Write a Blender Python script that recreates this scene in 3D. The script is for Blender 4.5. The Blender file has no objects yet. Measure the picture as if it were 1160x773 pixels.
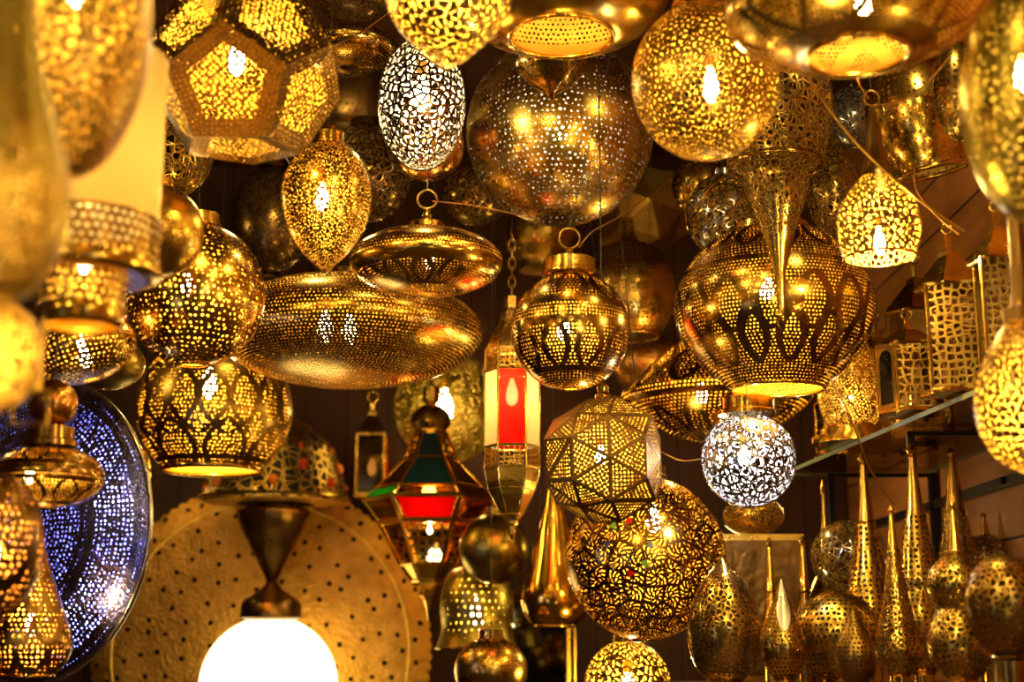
import bpy, math, random
from mathutils import Vector, Matrix, Euler
random.seed(7)
C = bpy.context.scene.collection
R = math.radians
PITCH = R(12); F = 50/36*1160; CZ = 1.5
SN, CS = math.sin(PITCH), math.cos(PITCH)
CEIL = 3.2; SHELF = 1.97; COUNTER = 1.40; WALLX = 1.17; BACKY = 4.95

def P(x, y, d):
    """the place in the shop seen at photo point (x, y) at distance d along the camera's axis"""
    a = (x-580)/F*d; b = (386.5-y)/F*d
    return Vector((a, d*CS-b*SN, CZ+d*SN+b*CS))
def elev(y): return PITCH-math.atan((y-386.5)/F)
def depth_on(z, y): return (z-CZ)/(SN+(386.5-y)/F*CS)

# ------------------------------------------------------------------ node expressions
class V:
    def __init__(s, t, k): s.t = t; s.k = k
    def m(s, op, *a):
        n = s.t.nodes.new('ShaderNodeMath'); n.operation = op
        for i, v in enumerate((s,)+a):
            if isinstance(v, V): s.t.links.new(v.k, n.inputs[i])
            else: n.inputs[i].default_value = v
        return V(s.t, n.outputs[0])
    def __add__(s, o): return s.m('ADD', o)
    def __sub__(s, o): return s.m('SUBTRACT', o)
    def __mul__(s, o): return s.m('MULTIPLY', o)
    def __truediv__(s, o): return s.m('DIVIDE', o)
    __radd__ = __add__; __rmul__ = __mul__
    def fract(s): return s.m('FRACT')
    def floor(s): return s.m('FLOOR')
    def abs(s): return s.m('ABSOLUTE')
    def sin(s): return s.m('SINE')
    def sqrt(s): return s.m('SQRT')
    def pow(s, o): return s.m('POWER', o)
    def lt(s, o): return s.m('LESS_THAN', o)
    def gt(s, o): return s.m('GREATER_THAN', o)
    def max(s, o): return s.m('MAXIMUM', o)
    def min(s, o): return s.m('MINIMUM', o)
    def inv(s): return s.m('MULTIPLY_ADD', -1.0, 1.0)

def new_mat(name):
    m = bpy.data.materials.new(name); m.use_nodes = True
    t = m.node_tree; t.nodes.clear()
    out = t.nodes.new('ShaderNodeOutputMaterial')
    return m, t, out
def uvsock(t, name):
    n = t.nodes.new('ShaderNodeUVMap'); n.uv_map = name
    return n.outputs[0]
def xy(t, sock):
    n = t.nodes.new('ShaderNodeSeparateXYZ'); t.links.new(sock, n.inputs[0])
    return V(t, n.outputs[0]), V(t, n.outputs[1])
def comb(t, x, y):
    n = t.nodes.new('ShaderNodeCombineXYZ')
    for i, v in enumerate((x, y)):
        if isinstance(v, V): t.links.new(v.k, n.inputs[i])
        else: n.inputs[i].default_value = v
    return n.outputs[0]
def voro(t, vec, scale, feature='F1', rnd=1.0, dims='2D'):
    n = t.nodes.new('ShaderNodeTexVoronoi'); n.voronoi_dimensions = dims; n.feature = feature
    n.inputs['Scale'].default_value = scale; n.inputs['Randomness'].default_value = rnd
    t.links.new(vec, n.inputs['Vector'])
    return n

def m_dots(t, rad=.3, var=.4, jit=.2):
    u, v = xy(t, uvsock(t, 'dot'))
    w = t.nodes.new('ShaderNodeTexWhiteNoise'); w.noise_dimensions = '2D'
    t.links.new(comb(t, u.floor(), v.floor()), w.inputs['Vector'])
    n = t.nodes.new('ShaderNodeSeparateColor'); t.links.new(w.outputs['Color'], n.inputs[0])
    a, b, c = (V(t, n.outputs[i]) for i in range(3))
    dx = u.fract()-.5-(a-.5)*jit; dy = v.fract()-.5-(b-.5)*jit
    return (dx*dx+dy*dy).sqrt().lt((c*(-var)+1.0)*rad)
def m_cells(t, edge=.09, rnd=.9, scale=1.0):
    return V(t, voro(t, uvsock(t, 'cut'), scale, 'DISTANCE_TO_EDGE', rnd).outputs['Distance']).gt(edge)
def m_rosette(t, n=7, twist=.0, fill=.27, core=.12, scale=1.0, edge=.05, rnd=.6):
    vec = uvsock(t, 'cut')
    f1 = voro(t, vec, scale, 'F1', rnd); ed = voro(t, vec, scale, 'DISTANCE_TO_EDGE', rnd)
    px, py = xy(t, f1.outputs['Position']); x, y = xy(t, vec)
    dx = x-px; dy = y-py
    r = (dx*dx+dy*dy).sqrt()*scale
    an = dy.m('ARCTAN2', dx)*(n/(2*math.pi))
    w = ((an+r*twist).fract()-.5).abs().lt(fill)
    # a second ring of slots, half a step round, outside the first
    w2 = ((an*2.0+r*twist*2+.25).fract()-.5).abs().lt(fill+.02)
    near = r.lt(.36)
    pet = w*near*r.gt(core)+w2*r.gt(.42)
    return pet*V(t, ed.outputs['Distance']).gt(edge)
def m_sliver(t, edge=.06, scale=1.0):
    a = voro(t, uvsock(t, 'cut'), scale, 'DISTANCE_TO_EDGE', 1.0)
    b = voro(t, uvsock(t, 'cut'), scale*.71, 'DISTANCE_TO_EDGE', .9)
    return V(t, a.outputs['Distance']).gt(edge)*V(t, b.outputs['Distance']).gt(edge*.8)
def rib_oval(t, n, v0, v1, tk=.06, off=0., a=.40, edges=1):
    u, v = xy(t, uvsock(t, 'ang'))
    x = ((u*n+off).fract()-.5).abs(); y = (v-v0)*(1/(v1-v0))
    inb = y.gt(0.)*y.lt(1.)
    s = (y.max(0.).min(1.)*math.pi).sin().pow(.8)*a
    rib = (x-s).abs().lt(tk)*inb
    if not edges: return rib
    return rib.max(y.abs().lt(.07)).max((y-1.0).abs().lt(.07))
def rib_ogee(t, n, rows, tk=.07, v0=0.):
    u, v = xy(t, uvsock(t, 'ang'))
    x = ((u*n).fract()-.5).abs(); x2 = ((u*n+.5).fract()-.5).abs()
    y = (v-v0)*(rows*math.pi)
    r1 = (x-y.sin().abs()*.5).abs().lt(tk)
    return r1.max((x2-(y+math.pi/2).sin().abs()*.5).abs().lt(tk*.0)) if False else r1.max((x-(y*.5+.7).sin().abs()*.5).abs().lt(tk*.8))
def rib_scale(t, n, rows, tk=.06):
    u, v = xy(t, uvsock(t, 'ang'))
    y = v*rows; row = y.floor()
    x = (u*n+row*.5).fract()-.5; q = y.fract()
    d = (x*x*1.0+q*q*.36).sqrt()
    return (d-.5).abs().lt(tk)
def rib_bands(t, cuts, w=.012):
    u, v = xy(t, uvsock(t, 'ang')); r = None
    for c in cuts:
        k = (v-c).abs().lt(w); r = k if r is None else r.max(k)
    return r
def zone(t, v0, v1):
    u, v = xy(t, uvsock(t, 'ang')); return v.gt(v0)*v.lt(v1)

def hole_mask(t, pat):
    kind, kw = pat[0], dict(pat[1:])
    z = kw.pop('zone', None); ribs = kw.pop('ribs', ())
    h = {'dots': m_dots, 'cells': m_cells, 'rosette': m_rosette, 'sliver': m_sliver}[kind](t, **kw)
    for rb in ribs:
        f = {'oval': rib_oval, 'ogee': rib_ogee, 'scale': rib_scale, 'bands': rib_bands}[rb[0]]
        h = h*f(t, *rb[1:]).inv()
    if z: h = h*zone(t, *z)
    return h

TONES = {'gold': (.86, .53, .07), 'brass': (.74, .47, .08), 'aged_shaded': (.44, .265, .055), 'dark': (.24, .135, .035),  # the two darkest brass tones also put shade on lit lamps' outsides
         'silver': (.78, .74, .66), 'copper': (.80, .40, .08), 'olive': (.50, .36, .055), 'steel': (.40, .38, .36), 'violet': (.34, .34, .85), 'tray': (.72, .37, .05)}  # the dish tone holds blue light put into the metal
MATS = {}
def metal(tone='brass', rough=.24, pat=None, inner=False, bump=.0, bscale=60., metallic=1.0):
    key = (tone, rough, repr(pat), inner, bump, bscale, metallic)
    if key in MATS: return MATS[key]
    m, t, out = new_mat(('pierced_' if pat else '')+tone+('_inside' if inner else ''))
    b = t.nodes.new('ShaderNodeBsdfPrincipled')
    col = TONES[tone]
    tc = t.nodes.new('ShaderNodeTexCoord')
    nz = t.nodes.new('ShaderNodeTexNoise'); nz.inputs['Scale'].default_value = 22; nz.inputs['Detail'].default_value = 3
    t.links.new(tc.outputs['Object'], nz.inputs['Vector'])
    rp = t.nodes.new('ShaderNodeValToRGB')                       # tarnish in the metal
    k = .80 if not inner else .9
    rp.color_ramp.elements[0].position = .35; rp.color_ramp.elements[0].color = (col[0]*k, col[1]*k*.95, col[2]*k*.85, 1)
    rp.color_ramp.elements[1].position = .62; rp.color_ramp.elements[1].color = (*col, 1)
    t.links.new(nz.outputs['Fac'], rp.inputs[0]); t.links.new(rp.outputs[0], b.inputs['Base Color'])
    b.inputs['Metallic'].default_value = .45 if inner and metallic == 1.0 else metallic
    rr = V(t, nz.outputs['Fac'])*.18+(rough-.09 if not inner else .5)
    t.links.new(rr.k, b.inputs['Roughness'])
    if bump:
        n2 = t.nodes.new('ShaderNodeTexNoise'); n2.inputs['Scale'].default_value = bscale; n2.inputs['Detail'].default_value = 1.5
        t.links.new(tc.outputs['Object'], n2.inputs['Vector'])
        bp = t.nodes.new('ShaderNodeBump'); bp.inputs['Strength'].default_value = bump; bp.inputs['Distance'].default_value = .004
        t.links.new(n2.outputs['Fac'], bp.inputs['Height']); t.links.new(bp.outputs[0], b.inputs['Normal'])
    if pat:
        tr = t.nodes.new('ShaderNodeBsdfTransparent'); mx = t.nodes.new('ShaderNodeMixShader')
        t.links.new(hole_mask(t, pat).k, mx.inputs[0]); t.links.new(b.outputs[0], mx.inputs[1]); t.links.new(tr.outputs[0], mx.inputs[2])
        t.links.new(mx.outputs[0], out.inputs[0])
    else:
        t.links.new(b.outputs[0], out.inputs[0])
    MATS[key] = m
    return m
def plain(name, col, rough=.5, metallic=0., spec=.5):
    if name in MATS: return MATS[name]
    m, t, out = new_mat(name); b = t.nodes.new('ShaderNodeBsdfPrincipled')
    b.inputs['Base Color'].default_value = (*col, 1); b.inputs['Roughness'].default_value = rough; b.inputs['Metallic'].default_value = metallic
    b.inputs['Specular IOR Level'].default_value = spec
    t.links.new(b.outputs[0], out.inputs[0]); MATS[name] = m
    return m
def frosted(name, col, trans=.75, see=0.):
    """frosted or coloured glass that passes the light of the bulb behind it"""
    if name in MATS: return MATS[name]
    m, t, out = new_mat(name)
    a = t.nodes.new('ShaderNodeBsdfTranslucent'); b = t.nodes.new('ShaderNodeBsdfPrincipled'); x = t.nodes.new('ShaderNodeMixShader')
    a.inputs[0].default_value = (*col, 1); b.inputs['Base Color'].default_value = (*col, 1); b.inputs['Roughness'].default_value = .18
    x.inputs[0].default_value = 1-trans
    t.links.new(a.outputs[0], x.inputs[1]); t.links.new(b.outputs[0], x.inputs[2]); t.links.new(x.outputs[0], out.inputs[0]); MATS[name] = m
    if see:
        c = t.nodes.new('ShaderNodeBsdfTransparent'); c.inputs[0].default_value = (.92, .42+.5*col[1], .32+.5*col[2], 1); y = t.nodes.new('ShaderNodeMixShader'); y.inputs[0].default_value = see
        t.links.new(x.outputs[0], y.inputs[1]); t.links.new(c.outputs[0], y.inputs[2]); t.links.new(y.outputs[0], out.inputs[0])
    return m
def clear_glass(name, col, gloss=.12):
    if name in MATS: return MATS[name]
    m, t, out = new_mat(name)
    a = t.nodes.new('ShaderNodeBsdfTransparent'); b = t.nodes.new('ShaderNodeBsdfGlossy'); x = t.nodes.new('ShaderNodeMixShader')
    a.inputs[0].default_value = (*col, 1); b.inputs['Roughness'].default_value = .06; x.inputs[0].default_value = gloss
    t.links.new(a.outputs[0], x.inputs[1]); t.links.new(b.outputs[0], x.inputs[2]); t.links.new(x.outputs[0], out.inputs[0]); MATS[name] = m
    return m
def glow(name, col, strength, through=True):
    if name in MATS: return MATS[name]
    m, t, out = new_mat(name)
    e = t.nodes.new('ShaderNodeEmission'); e.inputs[0].default_value = (*col, 1); e.inputs[1].default_value = strength
    if through:
        a = t.nodes.new('ShaderNodeBsdfTransparent'); s = t.nodes.new('ShaderNodeAddShader')
        t.links.new(e.outputs[0], s.inputs[0]); t.links.new(a.outputs[0], s.inputs[1]); t.links.new(s.outputs[0], out.inputs[0])
        m.cycles.emission_sampling = 'NONE'
    else:
        t.links.new(e.outputs[0], out.inputs[0])
    MATS[name] = m
    return m

# ------------------------------------------------------------------ objects
def link(name, me, parent=None, loc=(0, 0, 0)):
    o = bpy.data.objects.new(name, me); C.objects.link(o); o.location = loc
    if parent is not None: o.parent = parent
    return o
def mesh(name, verts, faces, mats, parent=None, smooth=True, sharp=40, mi=None, loc=(0, 0, 0)):
    me = bpy.data.meshes.new(name); me.from_pydata([tuple(v) for v in verts], [], faces)
    for m in (mats if isinstance(mats, (list, tuple)) else [mats]): me.materials.append(m)
    if mi: me.polygons.foreach_set('material_index', mi)
    me.polygons.foreach_set('use_smooth', [smooth]*len(me.polygons))
    if smooth and sharp: me.set_sharp_from_angle(angle=R(sharp))
    me.update()
    return link(name, me, parent, loc)
def thing(name, label, cat, loc, rot=(0, 0, 0), group=None):
    o = bpy.data.objects.new(name, None); C.objects.link(o); o.location = loc; o.rotation_euler = rot
    o.empty_display_size = .05; o['label'] = label; o['category'] = cat
    if group: o['group'] = group
    return o

def spline(pts, n=6):
    if len(pts) < 3: return pts
    out = []
    for i in range(len(pts)-1):
        p0 = pts[max(i-1, 0)]; p1 = pts[i]; p2 = pts[i+1]; p3 = pts[min(i+2, len(pts)-1)]
        for k in range(n):
            s = k/n
            out.append(tuple(.5*((2*p1[j])+(-p0[j]+p2[j])*s+(2*p0[j]-5*p1[j]+4*p2[j]-p3[j])*s*s+(-p0[j]+3*p1[j]-3*p2[j]+p3[j])*s**3) for j in (0, 1)))
    out.append(tuple(pts[-1])); return out
def resample(pts, step):
    L = [0]
    for a, b in zip(pts, pts[1:]): L.append(L[-1]+math.hypot(b[0]-a[0], b[1]-a[1]))
    n = max(4, round(L[-1]/step)); out = []; j = 0
    for i in range(n+1):
        q = L[-1]*i/n
        while j < len(L)-2 and L[j+1] < q: j += 1
        s = (q-L[j])/max(1e-9, L[j+1]-L[j])
        out.append((max(.4, pts[j][0]+(pts[j+1][0]-pts[j][0])*s), pts[j][1]+(pts[j+1][1]-pts[j][1])*s))
    return out, L[-1]
def ell(rx, ry, y=None, t0=8, t1=172, n=40):
    """upright spheroid whose outline, seen from below at photo row y, is rx by ry"""
    b = ry
    if y is not None:
        e = elev(y); b = math.sqrt(max(ry*ry-(rx*math.sin(e))**2, (.3*ry)**2))/math.cos(e)
    return [(rx*math.sin(R(t0+(t1-t0)*i/n)), b*math.cos(R(t0+(t1-t0)*i/n))) for i in range(n+1)]

def shell(name, prof, u, mats, parent, seg=64, step=6., cut=10., wall=1.6, smooth=True, wob=None):
    """turned sheet-metal shade: outer and inner wall, profile in photo points, u metres a point"""
    pts, L = resample(prof, step); n = len(pts)
    rmax = max(p[0] for p in pts)
    nr = []
    for i in range(n):
        a = pts[max(i-1, 0)]; b = pts[min(i+1, n-1)]
        dx, dz = b[0]-a[0], b[1]-a[1]; l = math.hypot(dx, dz) or 1
        nr.append((-dz/l, dx/l))
    verts = []; faces = []; mi = []; uvd = []; uva = []; uvc = []
    for w in (0, 1):
        base = len(verts)
        for i in range(n):
            r = max(.3, pts[i][0]-w*wall*nr[i][0]); z = pts[i][1]-w*wall*nr[i][1]
            for k in range(seg):
                a = 2*math.pi*k/seg; q = 1.0
                if wob: q = wob(a, i/(n-1))
                verts.append((r*q*math.sin(a)*u, r*q*math.cos(a)*u, z*u))
        for i in range(n-1):
            cnt = max(3, round(2*math.pi*.5*(pts[i][0]+pts[i+1][0])/step)); o = .5*(i % 2)
            for k in range(seg):
                k2 = (k+1) % seg
                f = [base+i*seg+k, base+(i+1)*seg+k, base+(i+1)*seg+k2, base+i*seg+k2]
                a0, a1 = k/seg, (k+1)/seg
                q = [(a0, i), (a0, i+1), (a1, i+1), (a1, i)]
                if not w: f.reverse(); q.reverse()
                faces.append(f); mi.append(w)
                for a, r in q:
                    uvd += (a*cnt+o, r); uva += (a, r/(n-1)); uvc += (a*2*math.pi*rmax/cut, r*step/cut)
    e = n*seg
    for i in (0, n-1):                                            # close the edge between the two walls
        for k in range(seg):
            k2 = (k+1) % seg
            faces.append([i*seg+k, i*seg+k2, e+i*seg+k2, e+i*seg+k]); mi.append(0)
            uvd += [0.]*8; uva += [-1.]*8; uvc += [0.]*8
    o = mesh(name, verts, faces, mats, parent, smooth, 38 if smooth else None, mi)
    for nm, dat in (('dot', uvd), ('ang', uva), ('cut', uvc)):
        o.data.uv_layers.new(name=nm).data.foreach_set('uv', dat)
    return o
def turned(name, prof, u, mat, parent, seg=32, smooth=True, loc=(0, 0, 0), sharp=35, phase=0.):
    """solid turned piece (cap, finial, collar); top and bottom closed"""
    verts = []; faces = []; n = len(prof)
    for r, z in prof:
        for k in range(seg):
            a = 2*math.pi*(k+phase)/seg; verts.append((max(r, .05)*math.sin(a)*u, max(r, .05)*math.cos(a)*u, z*u))
    for i in range(n-1):
        for k in range(seg):
            k2 = (k+1) % seg; faces.append([i*seg+k2, (i+1)*seg+k2, (i+1)*seg+k, i*seg+k])
    faces.append(list(range(seg))); faces.append([(n-1)*seg+k for k in range(seg)][::-1])
    return mesh(name, verts, faces, mat, parent, smooth, sharp, None, loc)
def tube_data(pts, r, seg=8, closed=False):
    pts = [Vector(p) for p in pts]; n = len(pts); verts = []; faces = []
    up = Vector((0, 0, 1))
    for i in range(n):
        a = pts[(i-1) % n] if closed else pts[max(i-1, 0)]; b = pts[(i+1) % n] if closed else pts[min(i+1, n-1)]
        d = (b-a).normalized(); s = d.cross(up)
        if s.length < .05: s = d.cross(Vector((0, 1, 0)))
        s.normalize(); t = d.cross(s)
        for k in range(seg):
            q = 2*math.pi*k/seg; verts.append(pts[i]+(s*math.cos(q)+t*math.sin(q))*r)
    for i in range(n if closed else n-1):
        j = (i+1) % n
        for k in range(seg):
            k2 = (k+1) % seg; faces.append([i*seg+k, i*seg+k2, j*seg+k2, j*seg+k])
    if not closed: faces += [list(range(seg)), [(n-1)*seg+k for k in range(seg)][::-1]]
    return verts, faces
def tube(name, pts, r, mat, parent=None, seg=8, closed=False):
    v, f = tube_data(pts, r, seg, closed); return mesh(name, v, f, mat, parent, True, 50)
def join(parts):
    V_, F_ = [], []
    for v, f in parts:
        b = len(V_); V_ += v; F_ += [[b+i for i in q] for q in f]
    return V_, F_
def box_data(x0, x1, y0, y1, z0, z1):
    v = [Vector((x, y, z)) for z in (z0, z1) for y in (y0, y1) for x in (x0, x1)]
    return v, [[0, 2, 3, 1], [4, 5, 7, 6], [0, 1, 5, 4], [2, 6, 7, 3], [0, 4, 6, 2], [1, 3, 7, 5]]
def circle(c, r, n=28, ax='y'):
    if ax == 'y': return [(c[0]+r*math.cos(2*math.pi*k/n), c[1], c[2]+r*math.sin(2*math.pi*k/n)) for k in range(n)]
    return [(c[0]+r*math.cos(2*math.pi*k/n), c[1]+r*math.sin(2*math.pi*k/n), c[2]) for k in range(n)]

BULB_POWER = 150.
def bulb(parent, u, z, power, col=(1, .72, .22), size=(8, 22), off=(0, 0), m=None):
    """screw bulb of softly glowing glass with the light it gives"""
    prof = [(.4, 1.0), (.3, .8), (.45, .55), (.75, .25), (.95, -.1), (1.0, -.4), (.85, -.7), (.5, -.92), (.1, -1.0)]
    loc = (off[0]*u, off[1]*u, z*u)
    sk = turned('socket', [(size[0]*.6, size[1]*1.5), (size[0]*.6, size[1]*.8), (size[0]*.45, size[1]*.78)], u, metal('brass', .3), parent, 14, True, loc)
    turned('bulb', [(r*size[0], q*size[1]) for r, q in prof], u, m or glow('bulb_glass', (1, .74, .34), 30.), sk, 16)
    l = bpy.data.lights.new('bulb_light', 'POINT'); l.energy = power; l.color = col; l.shadow_soft_size = size[0]*u*.8
    o = bpy.data.objects.new('bulb_light', l); C.objects.link(o); o.parent = parent; o.location = loc

def lamp(name, label, cat, at, prof, pat, tone='brass', step=6., cut=10., power=0., col=(1, .72, .22), bz=0., bsize=(8, 22), boff=(0, 0),
         cap=None, stem=None, ring=None, cord=True, cord_px=None, lean=(0, 0), finial=None, rim=None, rim_top=None, rough=.22, bump=.0, seg=None, tilt=(0, 0, 0),
         group=None, smooth=True, spl=False, wob=None, raw=False, bmat=None, inner=None, captone=None, z0=None, bscale=60.):
    x, y, d = at; u = d/F; e = 1/math.cos(elev(y))
    if spl: prof = spline(prof)
    if not raw: prof = [(r, z*e) for r, z in prof]
    loc = P(x, y, d)
    t = thing(name, label, cat, loc, tilt, group)
    rmax = max(p[0] for p in prof)
    seg = seg or int(min(96, max(28, rmax*.9)))
    shell('shade', prof, u, [metal(tone, rough, pat, bump=bump, bscale=bscale), metal(inner or tone, .5, pat, True)], t, seg, step, cut, 1.6, smooth, wob)  # where darker than inner, outer tone carries the shade outside a lit lamp
    top = prof[0][1]; ct = captone or ('brass' if tone in ('dark', 'aged_shaded') and inner else tone); hold = t
    if cap:
        r, h = cap
        hold = turned('cap', [(.4, top+h), (r*.9, top+h), (r, top+h*.88), (r, top+h*.2), (r*1.06, top+h*.12), (r*1.06, top-2)], u, metal(ct, .2), t); top += h
    if stem:
        r, h = stem
        hold = turned('stem', [(r*.6, top+h), (r, top+h*.85), (r*.7, top+h*.7), (r*1.2, top+h*.45), (r*.8, top+h*.3), (r*1.3, top+h*.1), (r*1.3, top-1)], u, metal(ct, .2), t, 20); top += h
    if ring:
        tube('ring', circle((0, 0, (top+ring)*u), ring*u, 26), max(.0012, 1.4*u), metal('aged_shaded', .3), hold, 8, True); top += ring*2
    if cord:
        inv = Euler(tilt).to_matrix().inverted()
        end = inv @ Vector((lean[0], lean[1], cord_px*u if cord_px else CEIL-loc.z)); st = Vector((0, 0, (top-1.5)*u))
        tube('cord', [st.lerp(end, k/6) for k in range(7)], .0011, plain('cord_flex', (.03, .018, .01), .5), t, 6)
    if finial:
        turned('finial', [(r, prof[-1][1]+q) for r, q in finial], u, metal(ct, .22), t, 20)
    if rim:
        r, z, w = rim; tube('rim', circle((0, 0, z*e*u if not raw else z*u), r*u, 48, 'z'), w*u, metal(ct, .18), t, 8, True)
    if rim_top:
        r, z, w = rim_top; tube('rim', circle((0, 0, z*e*u), r*u, 48, 'z'), w*u, metal(ct, .18), t, 8, True)
    if power: bulb(t, u, bz, power*BULB_POWER*(rmax*u)**2*1.0, col, bsize, boff, bmat)
    return t, u, e

def fan(t, dirs): pass

# ================================================================== the room
def wood(name, c1, c2, scale, axis, rough=.55):
    m, t, out = new_mat(name); b = t.nodes.new('ShaderNodeBsdfPrincipled')
    tc = t.nodes.new('ShaderNodeTexCoord'); mp = t.nodes.new('ShaderNodeMapping'); mp.inputs['Scale'].default_value = scale
    t.links.new(tc.outputs['Object'], mp.inputs[0])
    nz = t.nodes.new('ShaderNodeTexNoise'); nz.inputs['Scale'].default_value = 3; nz.inputs['Detail'].default_value = 5; nz.inputs['Roughness'].default_value = .65
    t.links.new(mp.outputs[0], nz.inputs['Vector'])
    rp = t.nodes.new('ShaderNodeValToRGB'); rp.color_ramp.elements[0].position = .3; rp.color_ramp.elements[1].position = .75
    rp.color_ramp.elements[0].color = (*c1, 1); rp.color_ramp.elements[1].color = (*c2, 1)
    t.links.new(nz.outputs['Fac'], rp.inputs[0])
    n = t.nodes.new('ShaderNodeSeparateXYZ'); t.links.new(tc.outputs['Object'], n.inputs[0])
    z = V(t, n.outputs[axis])*(1/.145)                            # boards 14.5 cm wide with a dark joint
    j = (z.fract()-.5).abs().gt(.475)
    mx = t.nodes.new('ShaderNodeMix'); mx.data_type = 'RGBA'
    t.links.new(j.k, mx.inputs[0]); t.links.new(rp.outputs[0], mx.inputs[6]); mx.inputs[7].default_value = (.012, .006, .003, 1)
    t.links.new(mx.outputs[2], b.inputs['Base Color']); b.inputs['Roughness'].default_value = rough; b.inputs['Specular IOR Level'].default_value = .2
    t.links.new(b.outputs[0], out.inputs[0]); return m
def struct(name, box, m):
    v, f = box_data(*box); o = mesh(name, v, f, m, None, False); o['kind'] = 'structure'; return o
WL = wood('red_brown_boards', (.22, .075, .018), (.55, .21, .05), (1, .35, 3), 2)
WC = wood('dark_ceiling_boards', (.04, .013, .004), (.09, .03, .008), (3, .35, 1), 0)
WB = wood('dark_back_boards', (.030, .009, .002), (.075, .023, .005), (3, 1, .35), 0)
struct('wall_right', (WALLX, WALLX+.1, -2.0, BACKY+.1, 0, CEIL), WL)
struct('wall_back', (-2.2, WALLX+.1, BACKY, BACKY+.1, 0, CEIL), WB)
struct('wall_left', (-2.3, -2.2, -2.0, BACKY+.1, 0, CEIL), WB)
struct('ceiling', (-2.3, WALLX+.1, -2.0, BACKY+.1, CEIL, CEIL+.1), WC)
struct('floor', (-2.3, WALLX+.1, -2.0, BACKY+.1, -.1, 0), plain('floor_tile', (.10, .058, .028), .6))
struct('unseen_counter', (.36, WALLX, 2.2, 3.95, COUNTER-.035, COUNTER), wood('counter_board', (.05, .02, .008), (.11, .045, .015), (1, .4, 1), 0))  # unseen display counter, added to carry the standing lamps

# ================================================================== pattern shorthands
def dots(rad=.3, var=.4, jit=.25, ribs=(), zone=None): return ('dots', ('rad', rad), ('var', var), ('jit', jit), ('ribs', tuple(ribs)), ('zone', zone))
def cells(edge=.1, rnd=.9, zone=None): return ('cells', ('edge', edge), ('rnd', rnd), ('zone', zone))
def rosette(n=7, twist=.0, fill=.27, core=.12, edge=.05, rnd=.6, zone=None): return ('rosette', ('n', n), ('twist', twist), ('fill', fill), ('core', core), ('edge', edge), ('rnd', rnd), ('zone', zone))
def sliver(edge=.06, zone=None): return ('sliver', ('edge', edge), ('zone', zone))

# ================================================================== hanging lamps, middle of the shop
# ribbed globe in the centre
lamp('globe_pendant_lamp', 'round brass globe lamp with leaf-shaped dotted panels and a ring on its flat cap', 'lamp', (646, 375, 2.9), ell(67, 67, 375, 12, 172),
     dots(.31, .2, .2, [('oval', 10, .49, .79, .085, 0, .36), ('oval', 8, .08, .36, .085, .5, .36), ('bands', (.40,), .006)]), 'aged_shaded', 4.2, inner='gold', power=2.0, bz=2, bsize=(7, 17), boff=(-8, -12),
     cap=(30, 17), stem=(5, 13), ring=12, rough=.2, lean=(.2, .03))
# silver cutwork ball
lamp('ball_pendant_lamp', 'small round lamp with silver curved cutwork lit white from inside, under a brown cap', 'lamp', (848, 521, 3.05), ell(54, 54, 521, 14, 174),
     sliver(.085), 'steel', 5, 10.5, inner='silver', power=2.4, col=(.80, .78, 1.), bz=4, bsize=(7, 14), boff=(-6, -8), cap=(31, 19), cord_px=115, lean=(.0, 0), captone='aged_shaded', bmat=glow('bulb_white', (.9, .93, 1), 40.))
# egg with rosettes
lamp('egg_pendant_lamp', 'gold egg-shaped lamp with fine flower cutwork and a pointed lower end', 'lamp', (370, 225, 2.72),
     [(16, 61), (26, 57), (39, 44), (49, 22), (52, 2), (49, -18), (41, -40), (27, -60), (12, -74), (2, -83)], rosette(7, .3, .25, .16, .05, .55), 'aged_shaded', 5, 17, inner='gold', power=2.2, bz=0, bsize=(8, 18), boff=(-4, -12),
     cap=(18, 15), stem=(8, 8), spl=True, lean=(.0, .0))
# silver egg
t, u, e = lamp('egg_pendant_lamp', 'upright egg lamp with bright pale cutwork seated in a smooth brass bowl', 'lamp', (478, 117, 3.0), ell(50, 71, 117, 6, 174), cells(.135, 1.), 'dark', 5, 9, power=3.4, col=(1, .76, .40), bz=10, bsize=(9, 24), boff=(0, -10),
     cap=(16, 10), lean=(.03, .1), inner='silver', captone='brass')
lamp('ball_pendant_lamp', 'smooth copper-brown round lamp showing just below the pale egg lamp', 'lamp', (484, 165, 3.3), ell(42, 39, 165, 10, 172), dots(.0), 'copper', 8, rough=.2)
# big dotted sphere
lamp('sphere_pendant_lamp', 'very large round lamp of dull silver and gold metal covered in small dots', 'lamp', (634, 150, 3.4), ell(106, 101, 150, 9, 179), dots(.24, .45, .5), 'brass', 6.4, power=0.22, col=(1., .9, .8), bz=10, rough=.27, cap=(30, 20), lean=(.02, .1), bump=.05, inner='silver')
# dotted sphere, left
lamp('sphere_pendant_lamp', 'round gold lamp with dots of mixed sizes, beside the very wide flattened lamp', 'lamp', (222, 334, 2.85), ell(78, 80, 334, 10, 168), dots(.30, .6, .5), 'brass', 6.6, inner='gold', power=2.0, bz=15, bsize=(8, 18), boff=(-8, -8), rough=.2,
     cap=(24, 14), rim=(18, -79, 2.2), lean=(-.1, .2))
# saucer with cap and ring
lamp('saucer_pendant_lamp', 'small flattened gold lamp with leaf panels, brass cap and hanging ring', 'lamp', (483, 297, 3.0), ell(87, 41, 297, 16, 178),
     dots(.31, .2, .2, [('oval', 13, .52, .80, .085, 0, .36), ('oval', 11, .02, .32, .085, .5, .36), ('bands', (.36, .47, .49), .012)]), 'brass', 4.0, inner='gold', power=1.8, bz=0, bsize=(6, 12), boff=(4, -14),
     cap=(20, 11), stem=(5, 17), ring=11, rough=.2, lean=(0, .2))
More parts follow.
